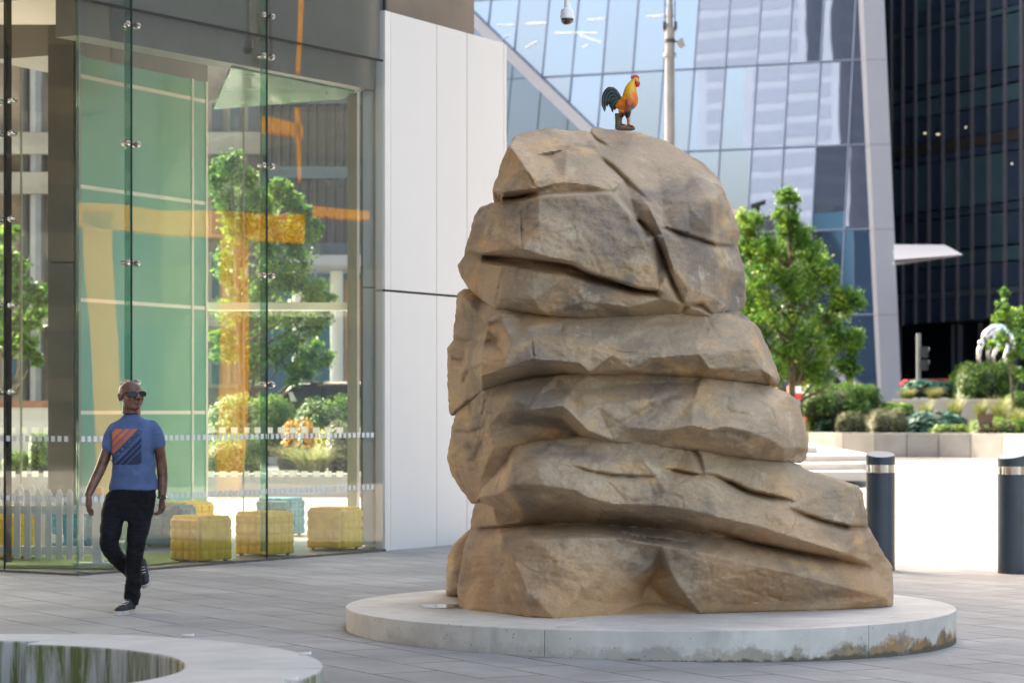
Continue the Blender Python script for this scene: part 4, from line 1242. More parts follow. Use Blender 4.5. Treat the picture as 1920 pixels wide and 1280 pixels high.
def clumpts(clumps, per, seed, shell=.5, sub=9):
    """points in twig clusters spread over ellipsoid clumps [(centre, (rx,ry,rz))]"""
    g = np.random.default_rng(seed); out = []
    for c, r in clumps:
        k = max(3, int(sub)); vol = per
        d = g.normal(size=(k, 3)); d /= np.linalg.norm(d, axis=1)[:, None]
        rad = g.uniform(shell, 1, k)[:, None]
        tw = np.array(c)+d*rad*np.array(r)
        for t in tw:
            m_ = int(vol/k*g.uniform(.5, 1.5))
            out.append(t+g.normal(size=(m_, 3))*np.array(r)*.22)
    return np.concatenate(out)

LM = dict(
 tree=leafmat('maple leaves', (.04, .12, .018), (.12, .27, .035), (.36, .48, .07), 1.3, .4),
 tree2=leafmat('garden tree leaves', (.045, .13, .02), (.13, .29, .045), (.34, .46, .09), 1.5, .4),
 hedge=leafmat('clipped hedge leaves', (.03, .08, .015), (.08, .18, .028), (.22, .34, .05), 3, .3),
 light=leafmat('light green leaves', (.06, .15, .02), (.17, .30, .05), (.36, .42, .12), 3, .3),
 silver=leafmat('silvery leaves', (.06, .075, .035), (.17, .19, .10), (.42, .40, .28), 5, .25),
 blue=leafmat('blue green broad leaves', (.012, .065, .055), (.05, .16, .12), (.18, .30, .20), 3, .2),
 orange=leafmat('orange leaves', (.35, .16, .03), (.55, .26, .05), (.6, .45, .05), 5, .35),
 yellow=leafmat('yellow flowers', (.30, .34, .03), (.55, .52, .04), (.7, .6, .1), 5, .35),
 grass=leafmat('grass blades', (.14, .18, .05), (.30, .32, .12), (.46, .42, .22), 5, .3),
 tan=leafmat('tan grass blades', (.20, .15, .08), (.36, .27, .15), (.52, .45, .28), 5, .3))

def pclump(px, py, r, Y, ry=None, rz=None):
    c = R(px, py, Y); s = Y/F
    return (tuple(c), (r*s, (ry or r)*s, (rz or r)*s))

def tree(name, label, base, trunk_r, Y, cl, leaf, lm, per, seed, group=None, sub=9, limbs=True):
    """cl: [(px,py,r,dY)] crown clumps traced from the photo"""
    t = thing(name, label, 'tree', base, 0, group); off = -Vector(base)
    clumps = []
    g = random.Random(seed)
    for c in cl:
        clumps.append(pclump(c[0], c[1], c[2], Y+(c[3] if len(c) > 3 else g.uniform(-1, 1)*c[2]*Y/F)))
    pts = clumpts(clumps, per, seed, .35, sub)
    leafmesh('crown', pts, leaf, M_leaf(lm), t, seed, up=.45, loc=off)
    top = max(clumps, key=lambda q: q[0][2])[0]
    b = MB(); bz = Vector(base); n = 7
    ax = []
    for i in range(n+1):
        k = i/n; p = bz.lerp(Vector(top), k); p.x += .12*math.sin(5*k+seed)*trunk_r*4*k*(1-k); ax.append(p)
    b.tube(ax, [trunk_r*(1-.85*i/n) for i in range(n+1)], 8)
    tr = b.build('trunk', M['bark'], t, smooth=True, loc=off)
    lb = MB()
    for c, r in clumps:
        c = Vector(c); 
        h = max(.15, min(.92, (c.z-bz.z)/(top[2]-bz.z)-.18)); p = bz.lerp(Vector(top), h)
        mid = p.lerp(c, .5)+Vector((0, 0, -.08*(c-p).length))
        lb.tube([p, mid, c], [trunk_r*.35, trunk_r*.22, trunk_r*.06], 5)
    lb.build('limbs', M['bark'], tr, smooth=True)
    return t
def M_leaf(k): return LM[k]

tree('plane_tree', 'large green tree rising behind the hedge, between the boulders and the white column', (R(1490, 0, 88).x, 88, .6), .20, 88,
 [(1478,372,20),(1476,412,24),(1492,440,30),(1400,420,26),(1398,470,30),(1430,470,30),(1420,520,36),(1462,480,36),(1470,530,42),(1515,470,30),(1530,500,30),
  (1510,545,42),(1555,520,22),(1590,568,26),(1572,560,22),(1440,580,40),(1490,600,44),(1550,600,34),(1400,600,26),(1420,640,40),(1470,660,40),(1520,650,40),
  (1570,640,40),(1600,640,24),(1540,700,32),(1440,690,36),(1490,700,30),(1395,680,30),(1590,690,20),(1408,560,34)], .135, 'tree', 1500, 3, sub=16)
tree('young_tree', 'slim young tree in the raised bed at the right edge', (R(1902, 0, 90).x, 90, .7), .05, 90,
 [(1886,548,12),(1884,572,16),(1896,592,20),(1872,600,14),(1902,625,22),(1880,640,16),(1862,648,11),(1908,660,20),(1888,676,14),(1915,600,14),(1912,700,16),(1925,640,20)], .16, 'tree2', 170, 5, sub=6)
tree('garden_tree', 'leafy green tree behind the lobby, seen through the clear panes', (R(470, 0, 55).x, 55, .2), .13, 55,
 [(432,308,26),(405,330,22),(460,330,24),(420,370,34),(470,380,36),(525,360,20),(500,400,30),(550,380,24),(560,400,20),(440,430,40),(500,450,44),(560,450,34),(590,430,18),
  (430,500,40),(490,520,44),(550,520,40),(590,540,34),(610,560,18),(440,580,40),(500,600,40),(560,600,38),(595,610,24),(540,660,36),(590,670,28),(560,700,24),(480,670,36),(425,650,30)], .115, 'tree2', 800, 8, sub=14)
tree('garden_tree', 'light green tree at the far left, seen through the corner panes', (R(14, 0, 52).x, 52, .2), .1, 52,
 [(15,440,20),(8,480,24),(30,500,20),(20,540,26),(55,545,24),(75,560,20),(30,590,30),(65,600,24),(20,640,26),(55,650,20),(65,670,14),(-15,520,40),(-20,600,40)], .14, 'tree2', 380, 12)

def shrub(name, label, px0, px1, ytop, ybot, Y, depth, leaf, lm, n, seed, group=None, cat='shrub', up=.7, body=True):
    """leafy mound: leaves over a rounded shell, with a dark twiggy body inside"""
    p0 = R(px0, ybot, Y); p1 = R(px1, ytop, Y); cx = (p0.x+p1.x)/2; rx = (p1.x-p0.x)/2; h = p1.z-p0.z
    g = np.random.default_rng(seed)
    o = thing(name, label, cat, (cx, Y, p0.z), 0, group)
    d = g.normal(size=(n, 3)); d[:, 2] = np.abs(d[:, 2]); d /= np.linalg.norm(d, axis=1)[:, None]
    d = np.sign(d)*np.abs(d)**.6
    rad = g.uniform(.86, 1.03, n)[:, None]
    lump = np.array([1+.13*mnoise.noise(Vector((q[0]*3.1+seed, q[1]*3, q[2]*3))) for q in d*[rx/max(h, .1), 1, 1]])[:, None]
    P = d*rad*lump*np.array([rx, depth/2, h])
    P[:, 2] = np.maximum(P[:, 2], 0)
    leafmesh('foliage', P, leaf, LM[lm], o, seed, up=up)
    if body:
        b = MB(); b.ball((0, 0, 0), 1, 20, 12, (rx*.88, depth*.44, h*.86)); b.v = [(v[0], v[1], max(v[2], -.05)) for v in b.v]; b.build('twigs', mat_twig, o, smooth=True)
    return o
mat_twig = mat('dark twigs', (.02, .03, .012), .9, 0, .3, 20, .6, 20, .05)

# ------------------------------------------------------------------ planters, steps
def wallprism(name, pts, z0, z1, m, label, cat='planter'):
    return setp(MB().prism(pts, z0, z1).build(name, m, bevel=.01), label, cat)
def curve_pts(pix, z):
    return [(R(px, py, GY(px, py)).x, GY(px, py)) for px, py in pix]
base = [(1515, 846), (1580, 853), (1640, 857), (1700, 858), (1760, 856), (1820, 851), (1880, 842), (1990, 826)]
zt_ = .80
fp = []
for px, py in base:
    Y = 88-(max(0, (px-1700))/290)**2*6-(max(0, 1700-px)/190)**2*-3
    fp.append((R(px, 0, Y).x, Y))
outl = fp+[(fp[-1][0]+2, 104), (fp[0][0]-8, 104), (fp[0][0]-7, 92)]
pw = thing('raised_planter', 'long curved stone planter holding the garden beds on the right', 'planter', (fp[3][0], fp[3][1], 0)); po = -Vector((fp[3][0], fp[3][1], 0))
for i in range(len(fp)-1):
    a, b = fp[i], fp[i+1]
    d = (Vector(b)-Vector(a)).normalized()*.012
    MB().wallbox((a[0]+d.x, a[1]+d.y), (b[0]-d.x, b[1]-d.y), .35, -.2, zt_).build('wall_segment', M['granite'], pw, loc=po, bevel=.01)
inn = [(p[0], p[1]+.36) for p in fp]+outl[len(fp):]
MB().prism(inn, -.2, zt_-.10).build('soil_bed', M['soil'], pw, loc=po)
# steps up to the left of it
st = thing('stone_steps', 'pale stone steps rising behind the right side of the boulders', 'steps', (R(1560, 0, 60).x, 62, 0)); so_ = -Vector((R(1560, 0, 60).x, 62, 0))
tops_ = [(905, 896), (893, 878), (875, 861), (858, 846), (846, 836)]
right_px = [1575, 1632, 1640, 1645, 1560]
for i, (yb, ytp) in enumerate([(907, 900), (899, 884), (883, 868), (867, 853), (851, 836)]):
    z0, z1 = i*.15, (i+1)*.15
    Y = (HC-z0)*F/(yb-HZ)
    x0 = R(1380, 0, Y).x; x1 = R([1560, 1640, 1650, 1655, 1545][i], 0, Y).x
    MB().prism([(x0, Y-.0), (x1, Y+1.2), (x1+.8, Y+30-i*3), (x0, Y+30-i*3)], -.1 if i == 0 else z0-.05, z1).build('step', M['step'], st, loc=so_, bevel=.008)
# second, higher planter wall behind
hp = thing('upper_planter', 'low upper planter wall behind the first garden bed', 'planter', (R(1760, 0, 96).x, 96, 0)); ho = -Vector((R(1760, 0, 96).x, 96, 0))
a = R(1672, 764, 96); b = R(1990, 764, 92)
MB().wallbox((a.x, 96), (b.x, 92), .4, .6, HC+(HZ-748.5)/F*96).build('wall', M['granite'], hp, loc=ho, bevel=.01)
MB().prism([(a.x, 96.41), (b.x, 92.41), (b.x+1, 99), (a.x, 99.5)], .5, HC+(HZ-752)/F*96).build('soil_bed', M['soil'], hp, loc=ho)

shrub('clipped_hedge', 'broad clipped dark green hedge in front of the white column', 1478, 1652, 719, 778, 93, 3.5, .13, 'hedge', 9000, 21, cat='hedge')
shrub('clipped_hedge', 'rounded bushy hedge on the upper bed, under the silver sculpture', 1782, 1912, 681, 752, 97.5, 3.2, .13, 'hedge', 9000, 22, cat='hedge')
shrub('clipped_hedge', 'small dark hedge mound at the right edge behind the bench', 1878, 1960, 735, 790, 91, 2.0, .12, 'hedge', 4000, 23, cat='hedge')
shrub('silver_bush', 'silvery round bush left of the other silvery one in the planter', 1562, 1632, 771, 815, 91.2, 1.3, .07, 'silver', 4500, 24)
shrub('silver_bush', 'silvery bush right of the other silvery one, above the planter wall', 1622, 1702, 767, 815, 90.6, 1.4, .07, 'silver', 5000, 25)
shrub('broadleaf_plant', 'blue green broad leaved plant left of the silvery bushes', 1528, 1570, 776, 815, 92.4, 1.1, .26, 'blue', 260, 26, cat='plant', up=.9)
shrub('broadleaf_plant', 'blue green broad leaved plants right of the silvery bushes', 1698, 1812, 772, 812, 90.2, 1.6, .28, 'blue', 700, 27, cat='plant', up=.9)
shrub('broadleaf_plant', 'blue green leafy plants at the back of the upper bed beside the column', 1690, 1790, 712, 742, 98, 1.4, .26, 'blue', 600, 28, cat='plant', up=.9)
shrub('yellow_green_plant', 'pale yellow green low plant behind the wall, below the broad leaves', 1745, 1822, 795, 815, 89.0, .8, .10, 'light', 1600, 29, cat='plant')
shrub('yellow_green_plant', 'pale yellow green tuft at the left end of the planter', 1512, 1545, 776, 815, 93.6, 1.0, .12, 'light', 1100, 30, cat='plant')
shrub('yellow_green_plant', 'low light green plants around the wooden bench', 1815, 1960, 782, 814, 88.0, 1.6, .10, 'light', 3600, 31, cat='plant')
shrub('yellow_green_plant', 'bright green broad leaved plant behind the silvery bushes', 1650, 1712, 755, 778, 92, 1.2, .22, 'light', 500, 32, cat='plant')

def grass_tuft(name, label, px, ybot, ytop, Y, wpx, n, lm, seed, group=None, wid=.012, bend=.5):
    p = R(px, ybot, Y); s = Y/F; g = np.random.default_rng(seed); H_ = (ybot-ytop)*s; W = wpx*s
    V = []; Fc = []
    for i in range(n):
        a = g.uniform(0, 2*math.pi); r0 = W*.22*math.sqrt(g.uniform()); bx, by = r0*math.cos(a), r0*math.sin(a)
        h = H_*g.uniform(.55, 1.05); a2 = a+g.normal()*.6; out = W*.5*g.uniform(.3, 1)*bend*2
        wd = wid*g.uniform(.6, 1.4); tx, ty = -math.sin(a2), math.cos(a2); k = len(V)
        for j in range(4):
            t = j/3; x = bx+out*t*t*math.cos(a2); y = by+out*t*t*math.sin(a2); z = h*(t*1.3-.3*t*t*(1+bend*.6)); w_ = wd*(1-t*.85)
            V.append((x-tx*w_, y-ty*w_, z)); V.append((x+tx*w_, y+ty*w_, z))
        for j in range(3): Fc.append((k+2*j, k+2*j+1, k+2*j+3, k+2*j+2))
    mb = MB(); mb.v = V; mb.f = Fc
    o = mb.build(name, LM[lm]); o.location = p
    return setp(o, label, 'ornamental grass', group)
gi = 0
for px, yb, yt, Y, wv, n, lm, lab in (
  (1700, 752, 724, 97, 46, 260, 'grass', 'low grass clump on the upper bed, nearest the white column'),
  (1752, 752, 722, 97, 50, 260, 'grass', 'low grass clump on the upper bed, between the column and the bushy hedge'),
  (1735, 790, 745, 91, 40, 170, 'grass', 'tall pale grass in the garden bed, above the left broad leaves'),
  (1790, 792, 738, 91, 46, 220, 'grass', 'tall pale grass in the middle of the right garden bed'),
  (1838, 796, 742, 90, 40, 200, 'grass', 'wispy pale grass behind the wooden bench'),
  (1875, 800, 735, 89.5, 52, 260, 'grass', 'tallest feathery grass, right of the wooden bench'),
  (1905, 805, 760, 88, 50, 240, 'grass', 'feathery grass at the right edge of the garden bed')):
    gi += 1
    grass_tuft('grass_clump', lab, px, yb, yt, Y, wv, n, lm, 40+gi, 'grasses in the raised beds', .014)

# wooden bench on the planter
bn = thing('wooden_bench', 'small brown wooden bench with a slatted back on the planter', 'bench', R(1850, 812, 86.9)); 
s_ = 86/F
MB().extr([Vector((-.28, 0, .30)), Vector((.20, 0, .30)), Vector((.24, .06, .66)), Vector((-.32, .06, .66))], (0, .04, 0)).build('backrest', mat('brown bench wood', (.13, .075, .045), .6), bn)
MB().box(-.28, .45, -.35, .02, .14, .19).build('seat', mat('bench seat wood', (.15, .09, .05), .6), bn)
for x in (-.22, .14): MB().box(x-.03, x+.03, -.03, .02, 0, .32).build('leg', M['rubber'], bn)
for x in (-.22, .40): MB().box(x-.03, x+.03, -.34, -.29, -.1, .14).build('leg', M['rubber'], bn)

# ------------------------------------------------------------------ bollards
def bollard(px, base_y, hpx, slope_ax, label):
    Y = GY(px, base_y, gz(2.5)); x = (px-960)/F*Y; r = .145; h = hpx/F*Y
    o = thing('bollard', label, 'bollard', (x, Y, gz(x)), slope_ax, 'bollards along the sunlit plaza')
    def cut(z0, z1, rr, slant, name, m, seg=48):
        mb = MB(); n = seg; v = []
        for zz, sl in ((z0, 0), (z1, slant)):
            for k in range(n):
                a = 2*math.pi*k/n; v.append((rr*math.cos(a), rr*math.sin(a), zz+sl*rr*math.sin(a)))
        mb.v = v; mb.f = [(k, (k+1) % n, n+(k+1) % n, n+k) for k in range(n)]+[tuple(range(n-1, -1, -1)), tuple(range(n, 2*n))]
        mb.build(name, m, o, smooth=40)
    cut(0, h-.185, r, 0, 'post', M['bollard'])
    cut(h-.185, h-.105, r-.003, 0, 'steel_band', M['steel'])
    cut(h-.105, h-.006-.0, r, .20, 'cap', M['bollard'])
    # thin bright lid on the slanted cap
    mb = MB(); n = 48; v = []
    for dz in (0, .006):
        for k in range(n):
            a = 2*math.pi*k/n; v.append(((r-.004)*math.cos(a), (r-.004)*math.sin(a), h-.006+dz+.20*r*math.sin(a)))
    mb.v = v; mb.f = [(k, (k+1) % n, n+(k+1) % n, n+k) for k in range(n)]+[tuple(range(n-1, -1, -1)), tuple(range(n, 2*n))]
    mb.build('lid', M['bollard_top'], o, smooth=40)
    return o
bollard(1651, 1066, 217, 0, 'dark navy bollard with a steel band, half hidden behind the boulders')
bollard(1898, 1071, 220, math.radians(-50), 'dark navy bollard with a steel band at the right edge of the view')

# ------------------------------------------------------------------ mast, cameras, street things
Ym = 62
mt = thing('camera_mast', 'tall grey mast with rungs and a floodlight, in front of the mirror tower', 'mast', (R(1256, 0, Ym).x, Ym, 0))
mz = lambda y: HC+(HZ-y)/F*Ym
MB().tube([(0, 0, 0), (0, 0, mz(52))], [.15, .115], 16).build('pole', M['mast'], mt, smooth=40)
MB().tube([(0, 0, mz(52)), (0, 0, mz(-60))], [.07, .06], 12).build('upper_pole', M['mast'], mt, smooth=40)
for x in (-.125, .125):
    MB().tube([(x, 0, mz(60)), (x, 0, mz(-60))], .013, 6).build('side_rail', M['darkmetal'], mt)
for y in (-20, 10, 32):
    MB().tube([(-.125, 0, mz(y)), (.125, 0, mz(y))], .012, 6).build('rung', M['darkmetal'], mt)
for y in (22,): MB().tube([(0, 0, mz(y+10)), (0, 0, mz(y-8))], [.095, .075], 10).build('junction_box', M['mast'], mt, smooth=40)
for x in (-.135, .135): MB().box(x-.04, x+.04, -.07, .07, mz(56), mz(42)).build('bracket', M['darkmetal'], mt)
for y in (77, 103): MB().tube([(0, 0, mz(y+4)), (0, 0, mz(y-3))], .16 if y > 100 else .135, 14).build('collar', M['darkmetal'] if y < 100 else M['mast'], mt, smooth=40)
fl = MB().extr([(.16, -.1, mz(78)), (.30, -.1, mz(72)), (.37, -.1, mz(87)), (.24, -.1, mz(91))], (0, .2, 0)).build('floodlight', M['mast'], mt)
MB().tube([(.1, 0, mz(77)), (.24, 0, mz(80))], .02, 6).build('arm', M['darkmetal'], fl)

Yd = 27.0
dc_ = thing('dome_camera', 'white dome security camera hanging from a rod at the top', 'camera', R(1063.5, 48, Yd))
kd = Yd/F
MB().lathe([(.028, .335), (.033, .18), (.055, .172), (.066, .15), (.073, .09), (.075, .075), (.071, .07)], seg=28).build('housing', M['white'], dc_, smooth=40)
MB().lathe([(.066, .071), (.066, .06), (.062, .036), (.048, .016), (.025, .004), (.004, .0)], seg=28).build('dome', M['carglass'], dc_, smooth=True)
dcx = R(1063.5, 48, Yd)
MB().tube([(0, 0, .33), (0, 0, 1.1), (-.05, .02, 1.2), (-1.9, 1.1, 1.2)], .022, 10).build('bracket_arm', M['white'], dc_, smooth=True)

Yc = 92
cc = thing('street_camera', 'black box camera on a thin pole above the tree', 'camera', (R(1421, 0, Yc).x, Yc, 0))
z = HC+(HZ-384)/F*Yc
MB().tube([(0, 0, 0), (0, 0, z-.1)], .045, 8).build('pole', M['black'], cc)
MB().extr([(-.27, -.1, z), (-.20, -.1, z-.16), (.27, -.1, z+.02), (.27, -.1, z+.18)], (0, .22, 0)).build('camera_box', M['black'], cc)
MB().tube([(0, 0, z-.2), (0, 0, z)], .08, 8).build('mount', M['black'], cc)

Yt = 100
tl_ = thing('traffic_light', 'grey traffic light pole seen from the side in front of the dark tower', 'traffic light', (R(1722, 0, Yt).x, Yt, .3))
MB().tube([(0, 0, 0), (0, 0, HC-.3+(HZ-625)/F*Yt)], .09, 10).build('pole', M['mast'], tl_)
for k, y in enumerate((660, 684)):
    h_ = MB().box(.12, .36, -.12, .12, HC-.3+(HZ-y-10)/F*Yt, HC-.3+(HZ-y+10)/F*Yt).build('signal_head', M['darkmetal'], tl_)
    MB().tube([(.30, 0, HC-.3+(HZ-y+5)/F*Yt), (.42, 0, HC-.3+(HZ-y+4)/F*Yt)], .10, 10).build('visor', M['mast'], h_)
# red awning roof of a kiosk
kz = R(1735, 716, 101)
rk = thing('market_kiosk', 'low kiosk with a red roof behind the upper bed', 'kiosk', (kz.x, 101, .3))
MB().extr([(-.95, -.6, kz.z-.3-.12), (1.0, -.6, kz.z-.3-.1), (.85, -.6, kz.z-.3+.14), (-.8, -.6, kz.z-.3+.1)], (0, 1.2, 0)).build('roof', M['red'], rk)
MB().box(-.8, .85, -.5, .5, 0, kz.z-.3-.125).build('counter', M['white'], rk)
# timber and clay play sculpture behind the hedge
ps = thing('timber_post', 'upright pale timber post behind the hedge under the tree', 'post', (R(1504, 0, 97).x, 97, .5))
MB().box(-.05, .05, -.05, .05, 0, HC-.5+(HZ-640)/F*97).build('shaft', M['timber'], ps, bevel=.005)
a = HC-.5+(HZ-712)/F*97
MB().extr([(.06, -.1, a-.25), (.14, -.1, a+.0), (.30, -.1, a+.32), (.26, -.1, a+.42), (.05, -.1, a+.45)], (0, .15, 0)).build('side_board', M['timber'], ps)
for i, (px, py, r, c) in enumerate(((1483, 712, 8, 'terracotta'), (1513, 716, 7, 'terracotta'), (1594, 706, 6, 'terracotta'), (1458, 722, 7, 'terracotta'))):
    p = R(px, py, 98+i*.6); s = 98/F
    lab = ['pink clay figure with a raised arm left of the timber post', 'pink rounded clay figure just right of the timber post', 'small pink figure beside the foot of the white slanting brace', 'small red figure at the right edge of the boulders'][i]
    o = thing('clay_figure', lab, 'sculpture', (p.x, p.y, .5), 0, 'clay figures behind the hedge')
    hz_ = p.z-.5
    MB().lathe([(.10, 0), (.16, .25), (.15, hz_-.30), (.08, hz_-.12), (.06, hz_-.08)], seg=12).build('torso', M[c], o, smooth=True)
    MB().ball((0, 0, hz_), .11, 12, 8).build('head', M[c], o, smooth=True)
    if i == 0: MB().tube([(.05, 0, hz_-.15), (.22, 0, hz_+.03), (.42, 0, hz_+.16)], [.07, .06, .05], 8).build('arm', M[c], o, smooth=True)
sg = R(1497, 738, 80)
so2 = thing('notice_post', 'small white and red notice on a post beside the hedge', 'sign', (sg.x, 80, 0))
MB().box(-.045, .045, -.02, .02, 0, sg.z-.18).build('post', M['mast'], so2)
MB().box(-.09, .09, -.03, .0, sg.z-.17, sg.z+.02).build('lower_panel', M['red'], so2)
MB().box(-.09, .09, -.03, .0, sg.z+.024, sg.z+.24).build('upper_panel', M['white'], so2)

# silver figure sculpture: bent chrome limbs under an arched back
ss = thing('silver_sculpture', 'shiny silver sculpture with an arched back and bent legs above the bushy hedge', 'sculpture', (R(1868, 0, 99).x, 99, 1.4))
def ch(pts, rad): 
    c0 = Vector((R(1868, 0, 99).x, 99, 1.4)); return MB().tube([R(x, y, 99+d)-c0 for x, y, d in pts], rad, 10)
ch([(1842,640,0),(1848,628,0),(1858,619,.2),(1872,617,.3),(1888,627,.4),(1896,645,.4),(1899,662,.3)], [.10,.16,.22,.26,.24,.18,.10]).build('arched_back', M['chrome'], ss, smooth=True)
MB().ball(R(1839, 643, 98.9)-Vector((R(1868,0,99).x, 99, 1.4)), .13).build('head', M['chrome'], ss, smooth=True)
for i, pp in enumerate(([(1843,640,0),(1836,655,0),(1834,672,0),(1838,690,0)], [(1866,625,.2),(1858,645,0),(1852,660,0),(1856,690,.1)], [(1876,628,.3),(1870,650,.1),(1862,668,.1),(1866,692,.1)], [(1890,640,.3),(1888,660,.2),(1882,675,.2),(1886,695,.2)])):
    ch(pp, [.09,.10,.07,.06]).build('leg', M['chrome'], ss, smooth=True)

# ------------------------------------------------------------------ garden and car behind the lobby
gp_ = thing('garden_planter', 'pale planter wall with bushes behind the lobby', 'planter', (R(530, 0, 45).x, 45, 0)); go_ = -Vector((R(530, 0, 45).x, 45, 0))
x0, x1 = R(300, 0, 45).x, R(720, 0, 45).x
MB().box(x0, x1, 45, 45.35, -.1, .46).build('wall', M['conc'], gp_, loc=go_, bevel=.01)
MB().box(x0, x1, 45.36, 52, -.1, .36).build('soil_bed', M['soil'], gp_, loc=go_)
gw = thing('garden_planter', 'short planter behind the far left end of the lobby', 'planter', (R(30, 0, 44).x, 44, 0))
MB().box(-3, 1.0, 0, .3, -.1, .5).build('wall', M['conc'], gw, bevel=.01)
shrub('garden_bush', 'tall bright green hedge behind the lobby, in front of the parked people carrier', 385, 560, 742, 850, 49.5, 1.8, .085, 'light', 9000, 61)
shrub('garden_bush', 'mixed green bush behind the lobby near the grey pilaster', 550, 700, 745, 860, 49.0, 1.8, .08, 'hedge', 7000, 62)
shrub('garden_bush', 'pale grey green bush low behind the lobby, beside the grass fountain', 610, 690, 790, 882, 46.6, 1.2, .06, 'silver', 3600, 63)
shrub('garden_bush', 'orange leaved bush among the green ones behind the lobby', 528, 592, 785, 850, 47.4, .8, .08, 'orange', 420, 64, body=False)
shrub('garden_bush', 'yellow flowering plants behind the lobby, beside the orange leaves', 590, 665, 800, 850, 47.2, .8, .07, 'yellow', 420, 65, body=False)
shrub('garden_bush', 'yellow green plant low behind the lobby, left of the seam', 392, 500, 815, 884, 46.4, 1.1, .07, 'light', 4200, 66)
shrub('garden_bush', 'small yellow green bush beside the white wall at the far left', 58, 92, 812, 880, 43.4, .8, .06, 'light', 1800, 67)
shrub('garden_bush', 'small yellow green bush low at the far left, below the white wall', 8, 52, 845, 882, 43.2, .7, .06, 'light', 1500, 68)
grass_tuft('fountain_grass', 'arching tan and green fountain grass behind the right lobby pane', 585, 886, 822, 46.2, 110, 520, 'grass', 71, None, .010, .9)
grass_tuft('fountain_grass', 'tan fountain grass behind the lobby, beside the green wall', 400, 886, 818, 46.2, 70, 420, 'tan', 72, None, .010, .9)

car = thing('people_carrier', 'black people carrier parked behind the hedge, seen through the lobby', 'car', (R(615, 0, 55).x, 56, .12))
cs = 55/F
def cz(y): return HC-.12+(HZ-y)/F*55
def cxx(px): return (px-615)*cs
prof = [(500, 765), (503, 752), (520, 745), (546, 722), (565, 718), (640, 716.5), (700, 717), (745, 722), (775, 745), (790, 765), (790, 815), (500, 815)]
bpts = [Vector((cxx(px), -.9, cz(min(y, 820)))) for px, y in prof]
MB().extr(bpts, (0, 1.8, 0)).build('body', M['carpaint'], car, bevel=.06)
gl_ = [(548, 746), (566, 728), (600, 723.5), (600, 748)], [(604, 748), (604, 723.5), (655, 722), (655, 748)], [(659, 748), (659, 722), (720, 724), (748, 746)]
for g4 in gl_:
    MB().extr([Vector((cxx(px), -.925, cz(y))) for px, y in g4], (0, .05, 0)).build('side_window', M['carglass'], car)
MB().extr([Vector((cxx(px), -.75, cz(y)+.01)) for px, y in ((522, 746), (546, 723.5), (549, 724), (526, 747))], (0, 1.5, 0)).build('windscreen', M['carlight'], car)
MB().extr([Vector((cxx(px), -.93, cz(y))) for px, y in ((545, 752), (540, 735), (548, 735), (556, 752))], (0, .05, 0)).build('wing_mirror', M['carlight'], car)
for px in (548, 735):
    MB().tube([(cxx(px), -.93, .33), (cxx(px), -.7, .33)], .33, 20).build('wheel', M['rubber'], car, smooth=40)
MB().tube([(cxx(560), -.8, cz(716)), (cxx(725), -.8, cz(716.5))], .02, 6).build('roof_rail', M['chrome'], car)

# ------------------------------------------------------------------ lobby furniture
def pouf(px, ybase, Y, wdt, mk, label, rz=None, hgt=.44):
    """tufted cube seat: every face quilted four by four"""
    p = R(px, ybase, Y); zf = .058
    o = thing('tufted_pouf', label, 'pouf', (p.x, Y, zf), rz if rz is not None else math.radians(-45), 'tufted cube seats in the lobby')
    n = 32; mb = MB(); hw = wdt/2
    def q(u):   # quilting profile 0 at seam, 1 mid-cell
        f = (u*4) % 1.0; return (1-abs(2*f-1)**7)
    faces = [(Vector((-hw, -hw, 0)), Vector((wdt, 0, 0)), Vector((0, 0, hgt)), Vector((0, -1, 0))), (Vector((hw, -hw, 0)), Vector((0, wdt, 0)), Vector((0, 0, hgt)), Vector((1, 0, 0))),
             (Vector((hw, hw, 0)), Vector((-wdt, 0, 0)), Vector((0, 0, hgt)), Vector((0, 1, 0))), (Vector((-hw, hw, 0)), Vector((0, -wdt, 0)), Vector((0, 0, hgt)), Vector((-1, 0, 0))),
             (Vector((-hw, -hw, hgt)), Vector((wdt, 0, 0)), Vector((0, wdt, 0)), Vector((0, 0, 1)))]
    for o_, du, dv, nr in faces:
        k0 = len(mb.v)
        for j in range(n+1):
            for i in range(n+1):
                u, v = i/n, j/n
                e = min(u, 1-u, v, 1-v)
                b = .017*q(u if 0 < u < 1 else 0)*q(v if 0 < v < 1 else 0)
                pt = o_+du*u+dv*v+nr*(b-.0)
                # pull the edges in for a soft box
                cc_ = Vector((0, 0, hgt/2)); rr2 = .02*max(0, 1-e/.06)
                pt = pt+(cc_-pt).normalized()*rr2*1.3
                mb.v.append(tuple(pt))
        for j in range(n):
            for i in range(n):
                a = k0+j*(n+1)+i; mb.f.append((a, a+1, a+n+2, a+n+1))
    mb.build('upholstery', M[mk], o, smooth=True)
    for sx in (-1, 1):
        for sy in (-1, 1):
            MB().tube([(sx*(hw-.05), sy*(hw-.05), -.0), (sx*(hw-.05), sy*(hw-.05), .02)], .02, 8).build('foot', M['black'], o)
    return o
def fl_Y(y, z=.058): return GY(0, y, z)
W_ = .44
